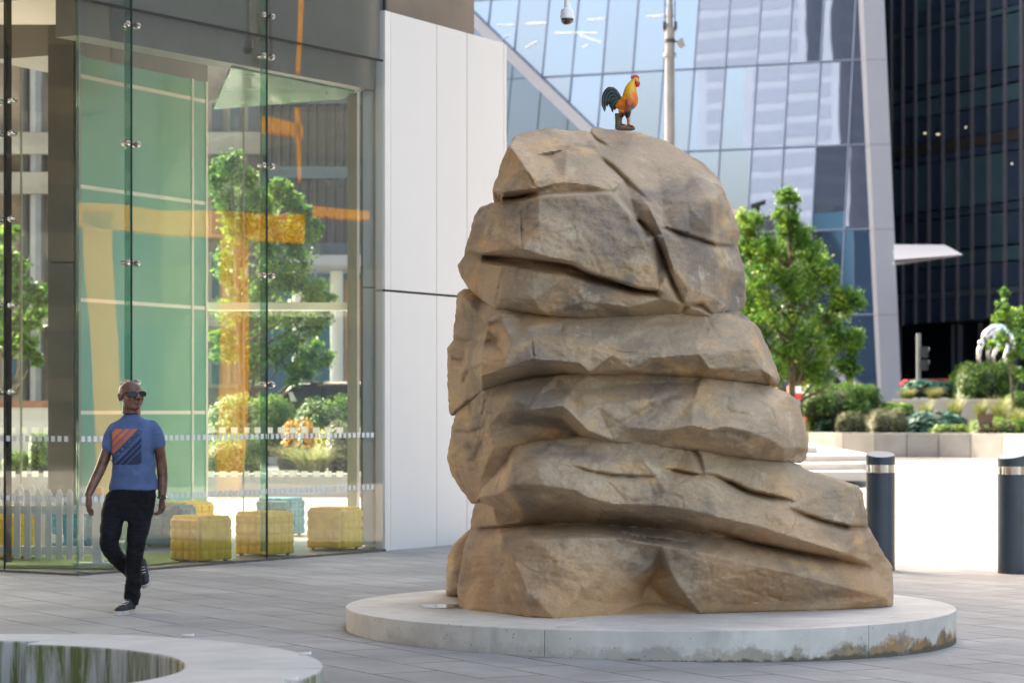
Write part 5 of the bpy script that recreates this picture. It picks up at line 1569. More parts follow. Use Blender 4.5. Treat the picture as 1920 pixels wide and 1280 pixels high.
for px, yb, lab, mk, rz, dy in (
   (377, 1054, 'yellow tufted pouf nearest the man, left of the three along the glass', 'yellow', -42, .30),
   (496, 1043, 'yellow tufted pouf in the middle of the three along the glass', 'yellow', -38, .32),
   (628, 1031, 'yellow tufted pouf nearest the grey pilaster, rightmost of the seats', 'yellow', -28, .30),
   (352, 1018, 'yellow tufted pouf standing behind the others, only its top showing', 'yellow', -42, .5),
   (526, 1005, 'teal tufted pouf between and behind the two right yellow poufs', 'teal', -20, .3),
   (318, 1025, 'teal tufted pouf right behind the walking man', 'teal', -15, .3),
   (98, 1024, 'teal tufted pouf behind the picket fence, left of the other behind it', 'teal', -10, .2),
   (145, 1027, 'teal tufted pouf behind the picket fence, nearer the fence post', 'teal', -10, .3),
   (8, 1048, 'yellow tufted pouf behind the picket fence at the left edge', 'yellow', -20, .2)):
    Y = fl_Y(yb)+dy
    pouf(px, yb, Y, W_, mk, lab, math.radians(rz))
# turf mat
tf = MB().poly([(-5.3, 24.55, .064), (-3.85, 24.3, .064), (-3.3, 25.4, .064), (-3.2, 26.9, .064), (-6.2, 26.9, .064)]).build('turf_mat', M['turf'])
setp(tf, 'flat green artificial turf mat under the seats and fence', 'mat')

def picket_fence(x0, x1, Y, label, post=None, hgt=.70, dy=0.0, n=None, sp=.105):
    o = thing('picket_fence', label, 'fence', (x0, Y, .06), math.atan2(dy, x1-x0), 'white picket fences in the lobby')
    Lg = math.hypot(x1-x0, dy); n = int(Lg/sp)
    for i in range(n):
        x = i*sp; w2 = .031
        pk = [(x-w2, 0, .06), (x+w2, 0, .06), (x+w2, 0, hgt-.05), (x+w2*.35, 0, hgt), (x-w2*.35, 0, hgt), (x-w2, 0, hgt-.05)]
        MB().extr([Vector(q) for q in pk][::-1], (0, .018, 0)).build('picket', M['white'], o)
    MB().box(-.03, Lg, .019, .045, .10, .185).build('rail', M['white'], o, bevel=.003)
    MB().box(-.03, Lg, .019, .045, .50, .58).build('rail', M['white'], o, bevel=.003)
    if post:
        MB().box(Lg-.01, Lg+.085, -.02, .075, .0, hgt+.02).build('post', M['white'], o, bevel=.004)
        MB().box(Lg-.17, Lg+.25, -.09, .12, 0, .028).build('foot_plate', M['white'], o, bevel=.003)
    return o
picket_fence(-5.45, R(175, 0, 24.85).x, 25.0, 'front white picket fence in the lobby, with a footed end post', True, .74, -.14)
picket_fence(-6.1, R(118, 0, 27.2).x, 27.2, 'rear white picket fence in the lobby, shorter and in the shade', False, .72, 0, sp=.125)

# ------------------------------------------------------------------ curved bench in the foreground
def bench_mat():
    m = mat('mossy pale concrete', (.44, .43, .41), .75, 0, .09, 2.5, .15, 60, .004)
    t = m.node_tree; b = t.nodes['Principled BSDF']
    src = b.inputs['Base Color'].links[0].from_socket
    tc = N(t, 'ShaderNodeTexCoord'); sp = N(t, 'ShaderNodeSeparateXYZ'); t.links.new(tc.outputs['Object'], sp.inputs[0])
    mp = N(t, 'ShaderNodeMapping'); mp.inputs['Scale'].default_value = (9, 9, .9); t.links.new(tc.outputs['Object'], mp.inputs[0])
    nz = N(t, 'ShaderNodeTexNoise', Scale=1.3, Detail=8.0, Roughness=.7, Distortion=.4); t.links.new(mp.outputs[0], nz.inputs['Vector'])
    r = N(t, 'ShaderNodeMapRange'); r.inputs[1].default_value = .43; r.inputs[2].default_value = .57; t.links.new(nz.outputs[0], r.inputs[0])
    g = N(t, 'ShaderNodeNewGeometry'); s2 = N(t, 'ShaderNodeSeparateXYZ'); t.links.new(g.outputs['True Normal'], s2.inputs[0])
    ab = N(t, 'ShaderNodeMath', operation='ABSOLUTE'); t.links.new(s2.outputs[2], ab.inputs[0])
    lt = N(t, 'ShaderNodeMath', operation='LESS_THAN'); lt.inputs[1].default_value = .5; t.links.new(ab.outputs[0], lt.inputs[0])
    mu = N(t, 'ShaderNodeMath', operation='MULTIPLY'); t.links.new(r.outputs[0], mu.inputs[0]); t.links.new(lt.outputs[0], mu.inputs[1])
    mx = N(t, 'ShaderNodeMix', data_type='RGBA'); mx.inputs[7].default_value = (.11, .13, .035, 1)
    t.links.new(mu.outputs[0], mx.inputs[0]); t.links.new(src, mx.inputs[6]); t.links.new(mx.outputs[2], b.inputs['Base Color'])
    return m
M['bench'] = bench_mat()
BZ = .45
bc = Vector((-2.62, 11.05)); ro, ri = 1.80, 1.20
cb = thing('curved_bench', 'curved pale stone bench with a mossy inner face, in the near left corner', 'bench', (bc.x, bc.y, 0))
def wedge(a0, a1, ri_, ro_, dz=0):
    g = .0048; n = 14; pts = []
    a0, a1 = math.radians(a0)+g, math.radians(a1)-g
    for i in range(n+1): a = a0+(a1-a0)*i/n; pts.append((ro_*math.cos(a), ro_*math.sin(a)))
    for i in range(n+1): a = a1+(a0-a1)*i/n; pts.append((ri_*math.cos(a), ri_*math.sin(a)))
    return MB().prism(pts, -.05, BZ+dz)
for a0, a1, r_i, dz in ((-75, -38, 1.2, 0), (-38, 0, 1.2, 0), (0, 34, 1.2, 0), (34, 76, 1.2, 0), (76, 130, 1.42, -0.006), (130, 180, 1.42, -0.006)):
    wedge(a0, a1, r_i, ro, dz).build('bench_segment', M['bench'], cb, bevel=.012)
for i, (px, py, rz) in enumerate(((352, 1194, .05), (571, 1228, .15), (545, 1277, .1))):
    Y = GY(px, py, BZ); p = R(px, py, Y)
    o = MB().tube([(-.028, 0, .007), (.022, 0, .007), (.03, 0, .009)], [.005, .006, .009], 8).build('bench_stud', M['white'], smooth=True)
    o.location = (p.x, p.y, BZ+.002); o.rotation_euler[2] = rz
    setp(o, ['small white stud on the far edge of the curved bench', 'small white stud on the rounded right end of the bench', 'small white stud on the bench, nearest the viewer'][i], 'stud', 'white studs on the curved bench')

# ------------------------------------------------------------------ figures grown from overlapping volumes
def loft(mb, rings, seg=28):
    """rings: (cx, cy, cz, rx, ry) stacked ellipses, capped"""
    n0 = len(mb.v)
    for cx, cy, cz_, rx, ry_ in rings:
        for k in range(seg):
            t = 2*math.pi*k/seg
            c, s_ = math.cos(t), math.sin(t)
            mb.v.append((cx+rx*math.copysign(abs(c)**.85, c), cy+ry_*math.copysign(abs(s_)**.85, s_), cz_))
    up = rings[-1][2] > rings[0][2]
    for i in range(len(rings)-1):
        for k in range(seg):
            a0 = n0+i*seg+k; a1 = n0+i*seg+(k+1) % seg
            mb.f.append((a0, a1, a1+seg, a0+seg) if up else (a0, a0+seg, a1+seg, a1))
    c1 = tuple(range(n0+seg-1, n0-1, -1)); c2 = tuple(range(n0+(len(rings)-1)*seg, n0+len(rings)*seg))
    mb.f += [c1, c2] if up else [c1[::-1], c2[::-1]]
    return mb
def limb(mb, pts, rad, seg=14):
    P = [Vector(p) for p in pts]
    # resample smoothly
    Q = []; Rr = []
    for i in range(len(P)-1):
        p0 = P[max(0, i-1)]; p1 = P[i]; p2 = P[i+1]; p3 = P[min(len(P)-1, i+2)]
        for j in range(6):
            t = j/6
            Q.append(.5*((2*p1)+(-p0+p2)*t+(2*p0-5*p1+4*p2-p3)*t*t+(-p0+3*p1-3*p2+p3)*t**3)); Rr.append(rad[i]+(rad[i+1]-rad[i])*t)
    Q.append(P[-1]); Rr.append(rad[-1])
    mb.tube(Q, Rr, seg); mb.ball(Q[0], Rr[0]*.99, 12, 8); mb.ball(Q[-1], Rr[-1]*.99, 12, 8)
    return mb
def grow(mb, name, m, parent, voxel, smooth=4, loc=None):
    """fuse overlapping volumes into one continuous skin"""
    me = bpy.data.meshes.new(name); me.from_pydata(mb.v, [], mb.f); me.update()
    tmp = bpy.data.objects.new('tmp', me); col.objects.link(tmp)
    r = tmp.modifiers.new('r', 'REMESH'); r.mode = 'VOXEL'; r.voxel_size = voxel; r.use_smooth_shade = True
    s_ = tmp.modifiers.new('s', 'SMOOTH'); s_.factor = .5; s_.iterations = smooth
    dg = bpy.context.evaluated_depsgraph_get()
    nm = bpy.data.meshes.new_from_object(tmp.evaluated_get(dg))
    bpy.data.objects.remove(tmp); bpy.data.meshes.remove(me)
    nm.name = name; nm.materials.clear(); nm.materials.append(m)
    nm.polygons.foreach_set('use_smooth', [True]*len(nm.polygons))
    o = bpy.data.objects.new(name, nm); col.objects.link(o)
    if parent is not None: o.parent = parent
    if loc is not None: o.location = loc
    return o

YM = 19.30
org = Vector((R(246, 0, YM).x, YM, gz(-3)))
man = thing('person', 'bald man in dark glasses, blue printed t-shirt and black jeans walking past the lobby', 'person', org)
def Q(px, py, dy=0.0): return R(px, py, YM+dy)-org
m2 = YM/F       # metres per photo pixel here
skin, skt, skb = newmat('dark brown skin')
tc = N(skt, 'ShaderNodeTexCoord'); nz = N(skt, 'ShaderNodeTexNoise', Scale=14.0, Detail=4.0); skt.links.new(tc.outputs['Object'], nz.inputs['Vector'])
cr = N(skt, 'ShaderNodeValToRGB'); cr.color_ramp.elements[0].position = .35; cr.color_ramp.elements[0].color = (.10, .044, .028, 1); cr.color_ramp.elements[1].position = .7; cr.color_ramp.elements[1].color = (.26, .125, .08, 1)
skt.links.new(nz.outputs[0], cr.inputs[0]); skt.links.new(cr.outputs[0], skb.inputs['Base Color'])
skb.inputs['Roughness'].default_value = .42; skb.inputs['Specular IOR Level'].default_value = .5
skb.inputs['Subsurface Weight'].default_value = .08; skb.inputs['Subsurface Radius'].default_value = (.02, .008, .004)

def wrinkle(name, c, sc_, stretch, strength, dist=.02, c2=None, rough=.85):
    m = mat(name, c, rough, 0, .1, 10, c2=c2, spec=.25)
    t = m.node_tree; b = t.nodes['Principled BSDF']
    tc = N(t, 'ShaderNodeTexCoord'); mp = N(t, 'ShaderNodeMapping'); mp.inputs['Scale'].default_value = stretch; mp.inputs['Rotation'].default_value = (0, .5, .3)
    t.links.new(tc.outputs['Object'], mp.inputs[0])
    nz = N(t, 'ShaderNodeTexNoise', Scale=sc_, Detail=2.5, Distortion=1.2); t.links.new(mp.outputs[0], nz.inputs['Vector'])
    bp = N(t, 'ShaderNodeBump', Strength=strength, Distance=dist); t.links.new(nz.outputs[0], bp.inputs['Height']); t.links.new(bp.outputs[0], b.inputs['Normal'])
    return m
shirtm = wrinkle('blue cotton', (.095, .145, .29), 5.0, (1, 1, 1.6), .55, .03)
jeansm = wrinkle('black denim', (.010, .011, .014), 7.0, (1, 1, 1.8), .8, .035, (.004, .004, .006))

# body (arms, neck, head, hands, hidden trunk) as one skin
b = MB()
def ring(y, xl, xr, ry_, dy=0, k=1.0):
    c = Q((xl+xr)/2, y, dy); return (c.x, c.y, c.z, (xr-xl)/2*m2*k, ry_*k)
loft(b, [ring(*a, k=.90) for a in ((960, 210, 285, .11), (914, 212, 290, .115), (870, 214, 288, .118), (835, 212, 288, .12), (808, 212, 288, .105), (796, 222, 278, .09), (786, 232, 266, .07))])
limb(b, [Q(247, 800, .02), Q(247, 782, .01), Q(249, 762, .0)], [.072, .066, .061])
limb(b, [Q(215, 806), Q(205, 832), Q(191, 872, -.02), Q(178, 900, -.07), Q(166, 926, -.12)], [.044, .044, .041, .038, .029])
limb(b, [Q(284, 804), Q(297, 834), Q(303, 872, .05), Q(305, 902, .04), Q(304, 931, .0)], [.043, .044, .042, .039, .029])
# legs inside the jeans
limb(b, [Q(222, 945), Q(214, 985, -.08), Q(210, 1022, -.13), Q(236, 1056, .12), Q(262, 1080, .36)], [.06, .045, .036, .034, .032])
limb(b, [Q(266, 945), Q(259, 990, -.06), Q(255, 1032, -.1), Q(252, 1075, -.08), Q(249, 1122, -.05)], [.06, .045, .036, .034, .032])
# hands
def hand(wr, dirv, side, curl, mb, palm_n):
    """palm, four fingers of unequal length and a thumb off the side"""
    d = Vector(dirv).normalized(); n = Vector(palm_n).normalized(); s_ = d.cross(n).normalized()*side; n = s_.cross(d)*side
    for k in range(5):
        q = wr+d*(.012+k*.017)
        mb.ball(q, 1, 12, 8, (.022+.006*min(k, 3)/3, .022+.004, .022))
    ln = [.072, .080, .074, .058]
    for i in range(4):
        base_ = wr+d*.088+s_*(.030-.020*i)
        p = [base_]; a = curl*.5
        dd = d.copy()
        for j in range(3):
            dd = (dd*math.cos(a)+n*math.sin(a)).normalized(); p.append(p[-1]+dd*ln[i]*(.42, .32, .26)[j]); a = curl*(1, .8)[min(j, 1)]
        mb.tube(p, [.0092, .0088, .0082, .007], 8); 
        for q, r_ in zip(p, (.0095, .009, .0084, .007)): mb.ball(q, r_, 8, 6)
    t0 = wr+d*.035+s_*.024; t1 = t0+(d*.6+s_*.7+n*.35).normalized()*.032; t2 = t1+(d*.9+s_*.15+n*.4).normalized()*.028
    mb.tube([t0, t1, t2], [.0125, .0105, .008], 8)
    for q, r_ in ((t0, .0125), (t1, .0105), (t2, .008)): mb.ball(q, r_, 8, 6)
hand(Q(166, 927, -.12), (.06, -.35, -1), -1, .42, b, (.85, .5, 0))
hand(Q(304, 932, .0), (-.03, .05, -1), 1, .95, b, (-.8, .3, 0))
# head, turned towards the right of the picture and tipped up a little
HCn = Q(246.5, 742, -.035); yaw = math.radians(36); pitch = math.radians(9)
HM = Matrix.Translation(HCn) @ Matrix.Rotation(yaw, 4, 'Z') @ Matrix.Rotation(-pitch, 4, 'X') @ Matrix.Scale(1.08, 4) @ Matrix.Scale(1.10, 4, Vector((1, 0, 0)))
def head_add(mb, f):
    h = MB(); f(h); k = len(mb.v)
    mb.v += [tuple(HM @ Vector(v)) for v in h.v]; mb.f += [tuple(i+k for i in q) for q in h.f]
def hd(h):
    h.ball((0, .016, .026), 1, 20, 14, (.075, .094, .080))
    h.ball((0, .0, .048), 1, 16, 10, (.064, .074, .058))
    h.ball((0, -.016, -.030), 1, 18, 12, (.066, .070, .076))
    h.ball((0, -.050, -.078), 1, 12, 8, (.036, .028, .026))
    h.ball((0, -.010, -.062), 1, 12, 8, (.056, .056, .036))
    for s_ in (-1, 1):
        h.ball((s_*.034, -.054, -.026), 1, 12, 8, (.027, .024, .026))
        h.ball((s_*.076, .014, -.008), 1, 10, 8, (.009, .020, .030))
        h.ball((s_*.080, .020, .008), 1, 10, 8, (.009, .014, .014))
        h.ball((s_*.014, -.096, -.031), 1, 10, 8, (.011, .013, .010))
        h.ball((s_*.030, -.074, .018), 1, 10, 8, (.026, .014, .009))
    h.tube([(0, -.074, .016), (0, -.090, -.006), (0, -.106, -.026)], [.010, .011, .014], 10); h.ball((0, -.104, -.027), .0135, 10, 8)
    h.ball((0, -.084, -.051), 1, 12, 8, (.026, .013, .0075)); h.ball((0, -.082, -.063), 1, 12, 8, (.023, .013, .0085))
    h.tube([(0, .02, -.05), (0, .03, -.12)], [.052, .056], 12)
head_add(b, hd)
grow(b, 'body', skin, man, .0042, 2)
# eyes and dark glasses
e = MB(); head_add(e, lambda h: [h.ball((s_*.030, -.070, -.001), .0115, 10, 8) for s_ in (-1, 1)])
for s_ in (-1, 1):
    e = MB(); head_add(e, lambda h: h.ball((s_*.030, -.071, -.001), .0105, 10, 8)); e.build('eye', mat('eye white', (.5, .47, .42), .2), man, smooth=True)
g1 = MB()
def gls(h):
    for s_ in (-1, 1):
        c = Vector((s_*.034, -.101, -.001)); pts = []
        for k in range(17):
            t = 2*math.pi*k/16; cx, cy = math.cos(t), math.sin(t)
            pts.append((c.x+.028*math.copysign(abs(cx)**.7, cx), c.y+abs(c.x+.028*cx)*.22, c.z+.019*math.copysign(abs(cy)**.7, cy)))
        h.tube(pts, .0024, 6)
        h.tube([(s_*.062, -.088, .010), (s_*.078, -.05, .010), (s_*.082, .01, .006)], .0032, 6)
    h.tube([(-.008, -.100, .004), (.008, -.100, .004)], .0025, 6)
head_add(g1, gls); gl_o = g1.build('glasses', M['black'], man, smooth=True)
def lens_f(s_):
    def f(h):
        pts = []
        for k in range(16):
            t = 2*math.pi*k/16; cx, cy = math.cos(t), math.sin(t); x = s_*.034+.0265*math.copysign(abs(cx)**.7, cx)
            pts.append((x, -.101+abs(x)*.22, -.001+.0175*math.copysign(abs(cy)**.7, cy)))
        h.poly(pts)
    return f
lensm = mat('dark lens', (.010, .010, .012), .5)
for s_ in (-1, 1):
    l = MB(); head_add(l, lens_f(s_)); l.build('lens', lensm, gl_o)

# t-shirt
s1 = MB()
loft(s1, [ring(*a) for a in ((918, 203.5, 297, .142, .01), (905, 205.5, 295, .138, .01), (888, 210, 292, .128), (868, 211, 291, .128), (848, 210, 289, .132), (830, 208, 289, .134), (815, 205, 292, .128), (805, 204, 295, .114), (798, 207, 293, .102), (791, 214, 285, .090), (785, 225, 272, .078), (780, 231, 264, .070), (777, 233, 262, .066))])
limb(s1, [Q(214, 804), Q(208, 820), Q(204, 836, -.005)], [.054, .055, .056]); limb(s1, [Q(285, 801), Q(292, 815), Q(295, 830, .01)], [.057, .060, .063])
shirt = grow(s1, 't_shirt', shirtm, man, .008, 3)
# fabric folds, as real relief
me = shirt.data
for v in me.vertices:
    p = v.co
    f = mnoise.noise(Vector((p.x*9+p.z*5, p.y*6, p.z*13-p.x*6)))*.007+mnoise.noise(Vector((p.x*22-p.z*14, p.y*12, p.z*24+p.x*10)))*.003
    r_ = Vector((p.x, p.y, 0)); 
    if r_.length > .01: v.co += v.normal*f
shirt.data.update()
# collar
cpt_ = [Vector((Q(247.5, 778).x+.060*math.cos(2*math.pi*k/24), Q(247, 778).y+.062*math.sin(2*math.pi*k/24), Q(247, 779).z-.012+.012*math.sin(2*math.pi*k/24))) for k in range(25)]
MB().tube(cpt_, .0075, 6, cap=False).build('collar', shirtm, shirt, smooth=True)

# print on the chest, laid on the cloth
bpy.context.view_layer.update()
bvh = BVHTree.FromPolygons([v.co.copy() for v in shirt.data.vertices], [tuple(p.vertices) for p in shirt.data.polygons])
co = Vector((0, 0, HC))-org
def onshirt(px, py, off):
    tgt = Q(px, py); d = (tgt-co).normalized()
    hit = bvh.ray_cast(co, d)
    if hit[0] is None: return tgt
    return hit[0]-d*off
def c2p(x, y): return (130+x/2.723, 690+y/2.723)
def print_poly(pts, name, m, off=.0035, cuts=5):
    bm = bmesh.new(); vs = [bm.verts.new((*p, 0)) for p in pts]
    bm.faces.new(vs); bmesh.ops.triangulate(bm, faces=bm.faces[:])
    for _ in range(cuts):
        lg = [e_ for e_ in bm.edges if e_.calc_length() > 4]
        if not lg: break
        bmesh.ops.subdivide_edges(bm, edges=lg, cuts=1); bmesh.ops.triangulate(bm, faces=bm.faces[:])
    for v in bm.verts: v.co = onshirt(v.co.x, v.co.y, off)
    me = bpy.data.meshes.new(name); bm.to_mesh(me); bm.free(); me.materials.append(m)
    o = bpy.data.objects.new(name, me); col.objects.link(o); o.parent = shirt
    return o
box = [(218, 328), (236, 310), (368, 310), (368, 480), (356, 492), (218, 492)]
pm = [mat('print orange', (.70, .19, .085), .8, 0, .08, 30), mat('print coral', (.55, .14, .10), .7, 0, .1, 30), mat('print navy', (.022, .035, .075), .8, 0, .1, 30)]
for w0, w1, mi in ((500, 588, 0), (596, 622, 0), (630, 662, 1), (722, 744, 2), (752, 776, 2), (784, 870, 2)):
    q = px_clip(px_clip(box, 1, 1, -w0, 1), 1, 1, -w1, -1)
    if len(q) > 2: print_poly([c2p(*p) for p in q][::-1], 'print_stripe', pm[mi])
fc = bpy.data.curves.new('lettering', 'FONT'); fc.body = 'JACK&JONES'; fc.size = 1; fc.resolution_u = 2
fo = bpy.data.objects.new('lettering_tmp', fc); col.objects.link(fo)
dg = bpy.context.evaluated_depsgraph_get(); tm = bpy.data.meshes.new_from_object(fo.evaluated_get(dg))
bpy.data.objects.remove(fo)
xs_ = [v.co.x for v in tm.vertices]; ys2 = [v.co.y for v in tm.vertices]
xw = max(xs_)-min(xs_); yw = max(ys2)
a0 = Vector((218, 484)); a1 = Vector((372, 322)); ax_ = (a1-a0); un = Vector((ax_.y, -ax_.x)).normalized()   # up of the letters: towards upper left
bm = bmesh.new(); bm.from_mesh(tm)
lg = [e_ for e_ in bm.edges if e_.calc_length() > .15]
bmesh.ops.subdivide_edges(bm, edges=lg, cuts=2); bmesh.ops.triangulate(bm, faces=bm.faces[:])
for v in bm.verts:
    q = a0+ax_*((v.co.x-min(xs_))/xw)+un*((v.co.y/yw)*27-4)
    v.co = onshirt(*c2p(q.x, q.y), .004)
bm.to_mesh(tm); bm.free(); tm.materials.clear(); tm.materials.append(pm[2])
lo = bpy.data.objects.new('print_lettering', tm); col.objects.link(lo); lo.parent = shirt

# jeans
j = MB()
loft(j, [ring(*a) for a in ((975, 196, 284, .105, -.01), (960, 193, 288, .118, 0), (945, 193, 291, .122), (928, 199, 292, .124), (912, 207, 292, .120), (903, 209, 292, .118))][::-1])
limb(j, [Q(216, 948, 0), Q(209, 985, -.08), Q(205, 1015, -.13), Q(212, 1036, -.08), Q(236, 1060, .14), Q(258, 1084, .36)], [.100, .085, .072, .066, .060, .054])
limb(j, [Q(266, 948, 0), Q(259, 990, -.06), Q(254, 1030, -.1), Q(251, 1060, -.09), Q(250, 1090, -.07), Q(248, 1121, -.05)], [.100, .084, .068, .062, .060, .062])
jeans = grow(j, 'jeans', jeansm, man, .009, 3)
for v in jeans.data.vertices:
    p = v.co
    lowk = 1+1.3*max(0, (.75-p.z))
    v.co += v.normal*(mnoise.noise(Vector((p.x*8+p.z*3, p.y*6, p.z*16+p.x*9)))*.007+mnoise.noise(Vector((p.x*20, p.y*14, p.z*38-p.x*20)))*.003)*lowk
jeans.data.update()
pass #.tube([Q(210, 914, -.09), Q(230, 916, -.118), Q(250, 917, -.124), Q(270, 916, -.118), Q(290, 913, -.085)], .010, 6).build('waistband', jeansm, jeans, smooth=True)

# watch
wc = Q(304.5, 932, 0)
wt = MB(); wt.tube([wc+Vector((.034*math.cos(t), .034*math.sin(t), .004*math.sin(t))) for t in [2*math.pi*k/20 for k in range(21)]], .008, 8, cap=False)
wo = wt.build('watch', M['steel'], man, smooth=True)
MB().tube([wc+Vector((.010, -.030, 0)), wc+Vector((.014, -.046, 0))], [.021, .019], 16).build('watch_face', M['black'], wo, smooth=40)

# trainers
shoe = mat('dark grey trainer mesh', (.022, .024, .03), .7, 0, .3, 40, .3, 90, .004); solem = mat('pale trainer sole', (.62, .55, .50), .6, 0, .2, 25)
def trainer(toe, heel, up_, name='shoe'):
    """shoe from heel point to toe point on the sole"""
    f = (toe-heel); Ls = f.length; f.normalize(); u = Vector(up_); u = (u-f*u.dot(f)).normalized(); s_ = f.cross(u)
    fr = Matrix((( *f, 0), (*s_, 0), (*u, 0), (0, 0, 0, 1))).transposed(); fr = Matrix.Translation(heel) @ fr
    h = MB()
    for x, z, a in ((.04, .055, (.045, .036, .045)), (.075, .065, (.055, .037, .05)), (.05, .09, (.042, .036, .035)), (.13, .05, (.06, .042, .038)), (.19, .042, (.055, .045, .030)), (.235, .036, (.045, .042, .024))):
        h.ball((x*Ls/.29, 0, z), 1, 14, 10, a)
    h.v = [tuple(fr @ Vector(v)) for v in h.v]
    up2 = grow(h, name, shoe, man, .006, 3)
    h = MB(); pts = []
    for k in range(28):
        t = 2*math.pi*k/28; c, sn = math.cos(t), math.sin(t)
        x = Ls*.5+Ls*.51*math.copysign(abs(c)**.8, c); pts.append((x, (.041+.008*math.copysign(1, c)*min(1, abs(c)*2)+.0)*math.copysign(abs(sn)**.7, sn)))
    h.prism(pts, 0, .030); h.v = [tuple(fr @ Vector(v)) for v in h.v]
    h.build('sole', solem, up2, smooth=40)
    h = MB()
    for k in range(4):
        x = (.12+.026*k)*Ls/.29; h.tube([(x, -.022, .088-.009*k), (x+.008, 0, .096-.009*k), (x, .022, .088-.009*k)], .0028, 6)
    h.v = [tuple(fr @ Vector(v)) for v in h.v]; h.build('laces', M['vinyl'], up2, smooth=True)
gzz = 0.0
hx = Q(250, 1130, -.02); hx.z = gzz; tx = hx+Vector((-.085, -.26, 0))
trainer(tx, hx, (0, 0, 1))
trainer(Q(273, 1102, .40), Q(268, 1078, .52)+Vector((0, .08, .06)), (-.1, -.75, .5))

# ------------------------------------------------------------------ rooster on top
YR = 18.02
ro_ = R(1171, 245.5, YR)
roo = thing('rooster_figure', 'painted rooster figure with yellow neck and black tail standing on the topmost boulder', 'rooster', ro_)
def K(px, py, dy=0): return R(px, py, YR+dy)-ro_
def C8(x, y, dy=0): return K(1100+x/9.143, 120+y/9.143, dy)
rm, rt, rb = newmat('painted plumage')
tc = N(rt, 'ShaderNodeTexCoord'); sp = N(rt, 'ShaderNodeSeparateXYZ'); rt.links.new(tc.outputs['Object'], sp.inputs[0])
mp = N(rt, 'ShaderNodeMapping'); mp.inputs['Scale'].default_value = (3, 3, .8); mp.inputs['Rotation'].default_value = (0, .35, 0); rt.links.new(tc.outputs['Object'], mp.inputs[0])
nz = N(rt, 'ShaderNodeTexNoise', Scale=16.0, Detail=5.0, Roughness=.7); rt.links.new(mp.outputs[0], nz.inputs['Vector'])
k1 = N(rt, 'ShaderNodeMath', operation='MULTIPLY_ADD'); k1.inputs[1].default_value = .16; rt.links.new(nz.outputs[0], k1.inputs[0]); rt.links.new(sp.outputs[2], k1.inputs[2])
xa_ = N(rt, 'ShaderNodeMath', operation='MULTIPLY_ADD'); xa_.inputs[1].default_value = -.55; rt.links.new(sp.outputs[0], xa_.inputs[0]); rt.links.new(k1.outputs[0], xa_.inputs[2])
cr = N(rt, 'ShaderNodeValToRGB'); el = cr.color_ramp.elements
el[0].position = .185; el[0].color = (.012, .012, .016, 1); el[1].position = .37; el[1].color = (.85, .50, .04, 1)
for p_, c_ in ((.205, (.03, .07, .07)), (.225, (.75, .16, .01)), (.29, (.80, .20, .015)), (.33, (.82, .38, .02))): q = el.new(p_); q.color = (*c_, 1)
rt.links.new(xa_.outputs[0], cr.inputs[0]); rt.links.new(cr.outputs[0], rb.inputs['Base Color']); rb.inputs['Roughness'].default_value = .35
bp = N(rt, 'ShaderNodeBump', Strength=.7, Distance=.006); rt.links.new(nz.outputs[0], bp.inputs['Height']); rt.links.new(bp.outputs[0], rb.inputs['Normal'])
rtail = mat('green black tail paint', (.010, .022, .022), .28, 0, .3, 30, .3, 60, .004, c2=(.02, .05, .045)); rred = mat('red comb paint', (.62, .015, .02), .3, 0, .1, 30)
rb_ = MB()
limb(rb_, [C8(600, 700), C8(680, 690), C8(750, 640), C8(745, 520), C8(760, 410), C8(810, 320), C8(845, 280)], [.038, .055, .056, .052, .040, .026, .020])
rb_.ball(C8(700, 660), 1, 16, 12, (.056, .05, .062)); rb_.ball(C8(770, 620), 1, 16, 12, (.030, .042, .055))
limb(rb_, [C8(540, 720), C8(600, 680)], [.022, .036]); rb_.ball(C8(640, 780), 1, 14, 10, (.030, .034, .036))
limb(rb_, [C8(690, 800, -.022), C8(700, 870, -.022), C8(700, 920, -.022)], [.034, .024, .012]); limb(rb_, [C8(620, 800, .02), C8(600, 870, .02), C8(590, 920, .02)], [.034, .022, .011])
rb_.ball(C8(850, 285), 1, 12, 8, (.021, .018, .018))
grow(rb_, 'body', rm, roo, .0045, 2)
MB().tube([C8(868, 278), C8(885, 276), C8(912, 284)], [.009, .007, .001], 8).build('beak', mat('horn beak', (.45, .27, .08), .4), roo, smooth=True)
cmb = MB(); cpts = [(800, 270), (762, 250), (755, 215), (785, 200), (800, 215), (797, 178), (822, 200), (830, 172), (850, 198), (872, 182), (875, 210), (897, 212), (903, 262), (885, 275), (860, 250), (820, 258)]
cmb.extr([C8(x, y, -.006) for x, y in cpts], (0, .012, 0)).build('comb', rred, roo, bevel=.002)
w_ = MB(); limb(w_, [C8(830, 300, -.012), C8(855, 335, -.014), C8(868, 370, -.012)], [.012, .018, .014]); limb(w_, [C8(850, 300, .012), C8(880, 330, .012), C8(885, 365, .012)], [.010, .016, .012])
grow(w_, 'wattle', rred, roo, .003, 2)
MB().ball(C8(832, 270, -.018), .0045, 10, 8).build('eye', M['black'], roo, smooth=True)
wg = MB(); limb(wg, [C8(700, 640, -.046), C8(720, 700, -.050), C8(690, 780, -.046), C8(640, 800, -.036)], [.018, .026, .020, .008])
wgo = grow(wg, 'wing', mat('orange red wing paint', (.60, .10, .02), .35, 0, .3, 40, .4, 60, .004, c2=(.05, .05, .06)), roo, .004, 2)
MB().tube([C8(690, 815, -.052), C8(740, 790, -.052), C8(790, 745, -.044)], [.010, .010, .006], 8).build('wing_bar', mat('teal wing bar', (.02, .14, .14), .3), wgo, smooth=True)
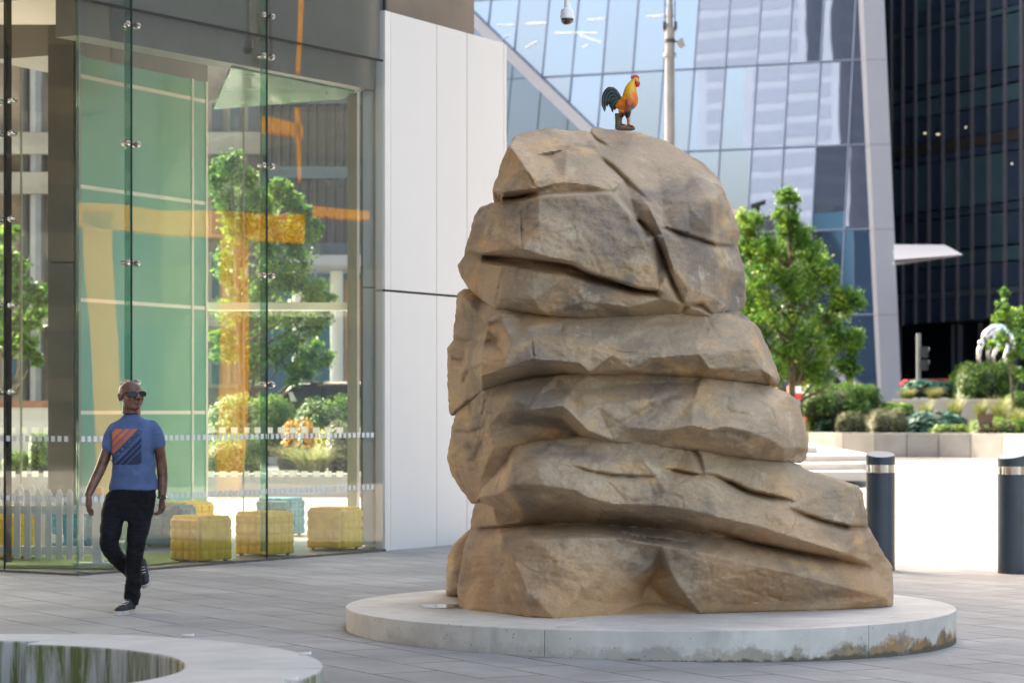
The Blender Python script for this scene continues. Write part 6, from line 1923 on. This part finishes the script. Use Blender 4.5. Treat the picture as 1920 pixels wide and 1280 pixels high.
# sickle feathers
fe = [[(580, 640), (540, 540), (470, 450), (400, 430), (330, 480), (285, 580), (275, 700), (310, 815)], [(575, 650), (530, 560), (460, 490), (390, 490), (340, 560), (315, 660), (320, 790)],
      [(570, 660), (520, 590), (450, 540), (390, 570), (360, 650), (350, 730)], [(565, 670), (510, 620), (450, 600), (410, 650), (400, 740)], [(570, 690), (520, 660), (470, 660), (440, 730), (445, 825)],
      [(560, 610), (510, 510), (455, 440)], [(580, 700), (540, 690), (500, 720), (480, 790)], [(575, 640), (520, 550), (430, 460), (350, 500), (300, 620), (290, 740)]]
for i, f_ in enumerate(fe):
    n_ = len(f_); mb = MB(); dy = (-.024+.0075*i)*(1 if i % 2 else 1)
    P_ = [C8(x, y, dy*(k/(n_-1)+.2)) for k, (x, y) in enumerate(f_)]
    limb(mb, P_, [.011, .016, .018, .017, .015, .012, .009, .004][:n_-1]+[.003], 8)
    mb.build('tail_feather', rtail, roo, smooth=True)
limb(MB(), [C8(0, 0), C8(1, 1)], [.01, .01])
lg_ = mat('orange brown shank', (.42, .14, .04), .5)
for dy, pts in ((-.022, [(700, 915), (712, 980), (715, 1055)]), (.02, [(590, 915), (585, 980), (590, 1040)])):
    mb = MB(); limb(mb, [C8(x, y, dy) for x, y in pts], [.011, .009, .009]); ft = C8(*pts[-1], dy)
    for a_ in (-.5, 0, .55, 2.9): mb.tube([ft, ft+Vector((.028*math.cos(a_), -.028*math.sin(a_), -.004)), ft+Vector((.045*math.cos(a_), -.045*math.sin(a_), -.014))], [.008, .007, .004], 8)
    mb.build('leg', lg_, roo, smooth=True)
MB().tube([C8(540, 1090), C8(535, 980), C8(525, 850)], [.022, .019, .018], 12).build('stump', mat('olive painted stump', (.14, .12, .035), .7, 0, .3, 30, .4, 50, .005), roo, smooth=40)
sb_ = MB(); sb_.ball(C8(650, 1105), 1, 20, 12, (.070, .055, .016)); sb_.ball(C8(720, 1115, -.01), 1, 14, 8, (.050, .045, .013))
grow(sb_, 'base', mat('grey painted base', (.17, .14, .115), .75, 0, .25, 30, .5, 60, .005), roo, .005, 1)
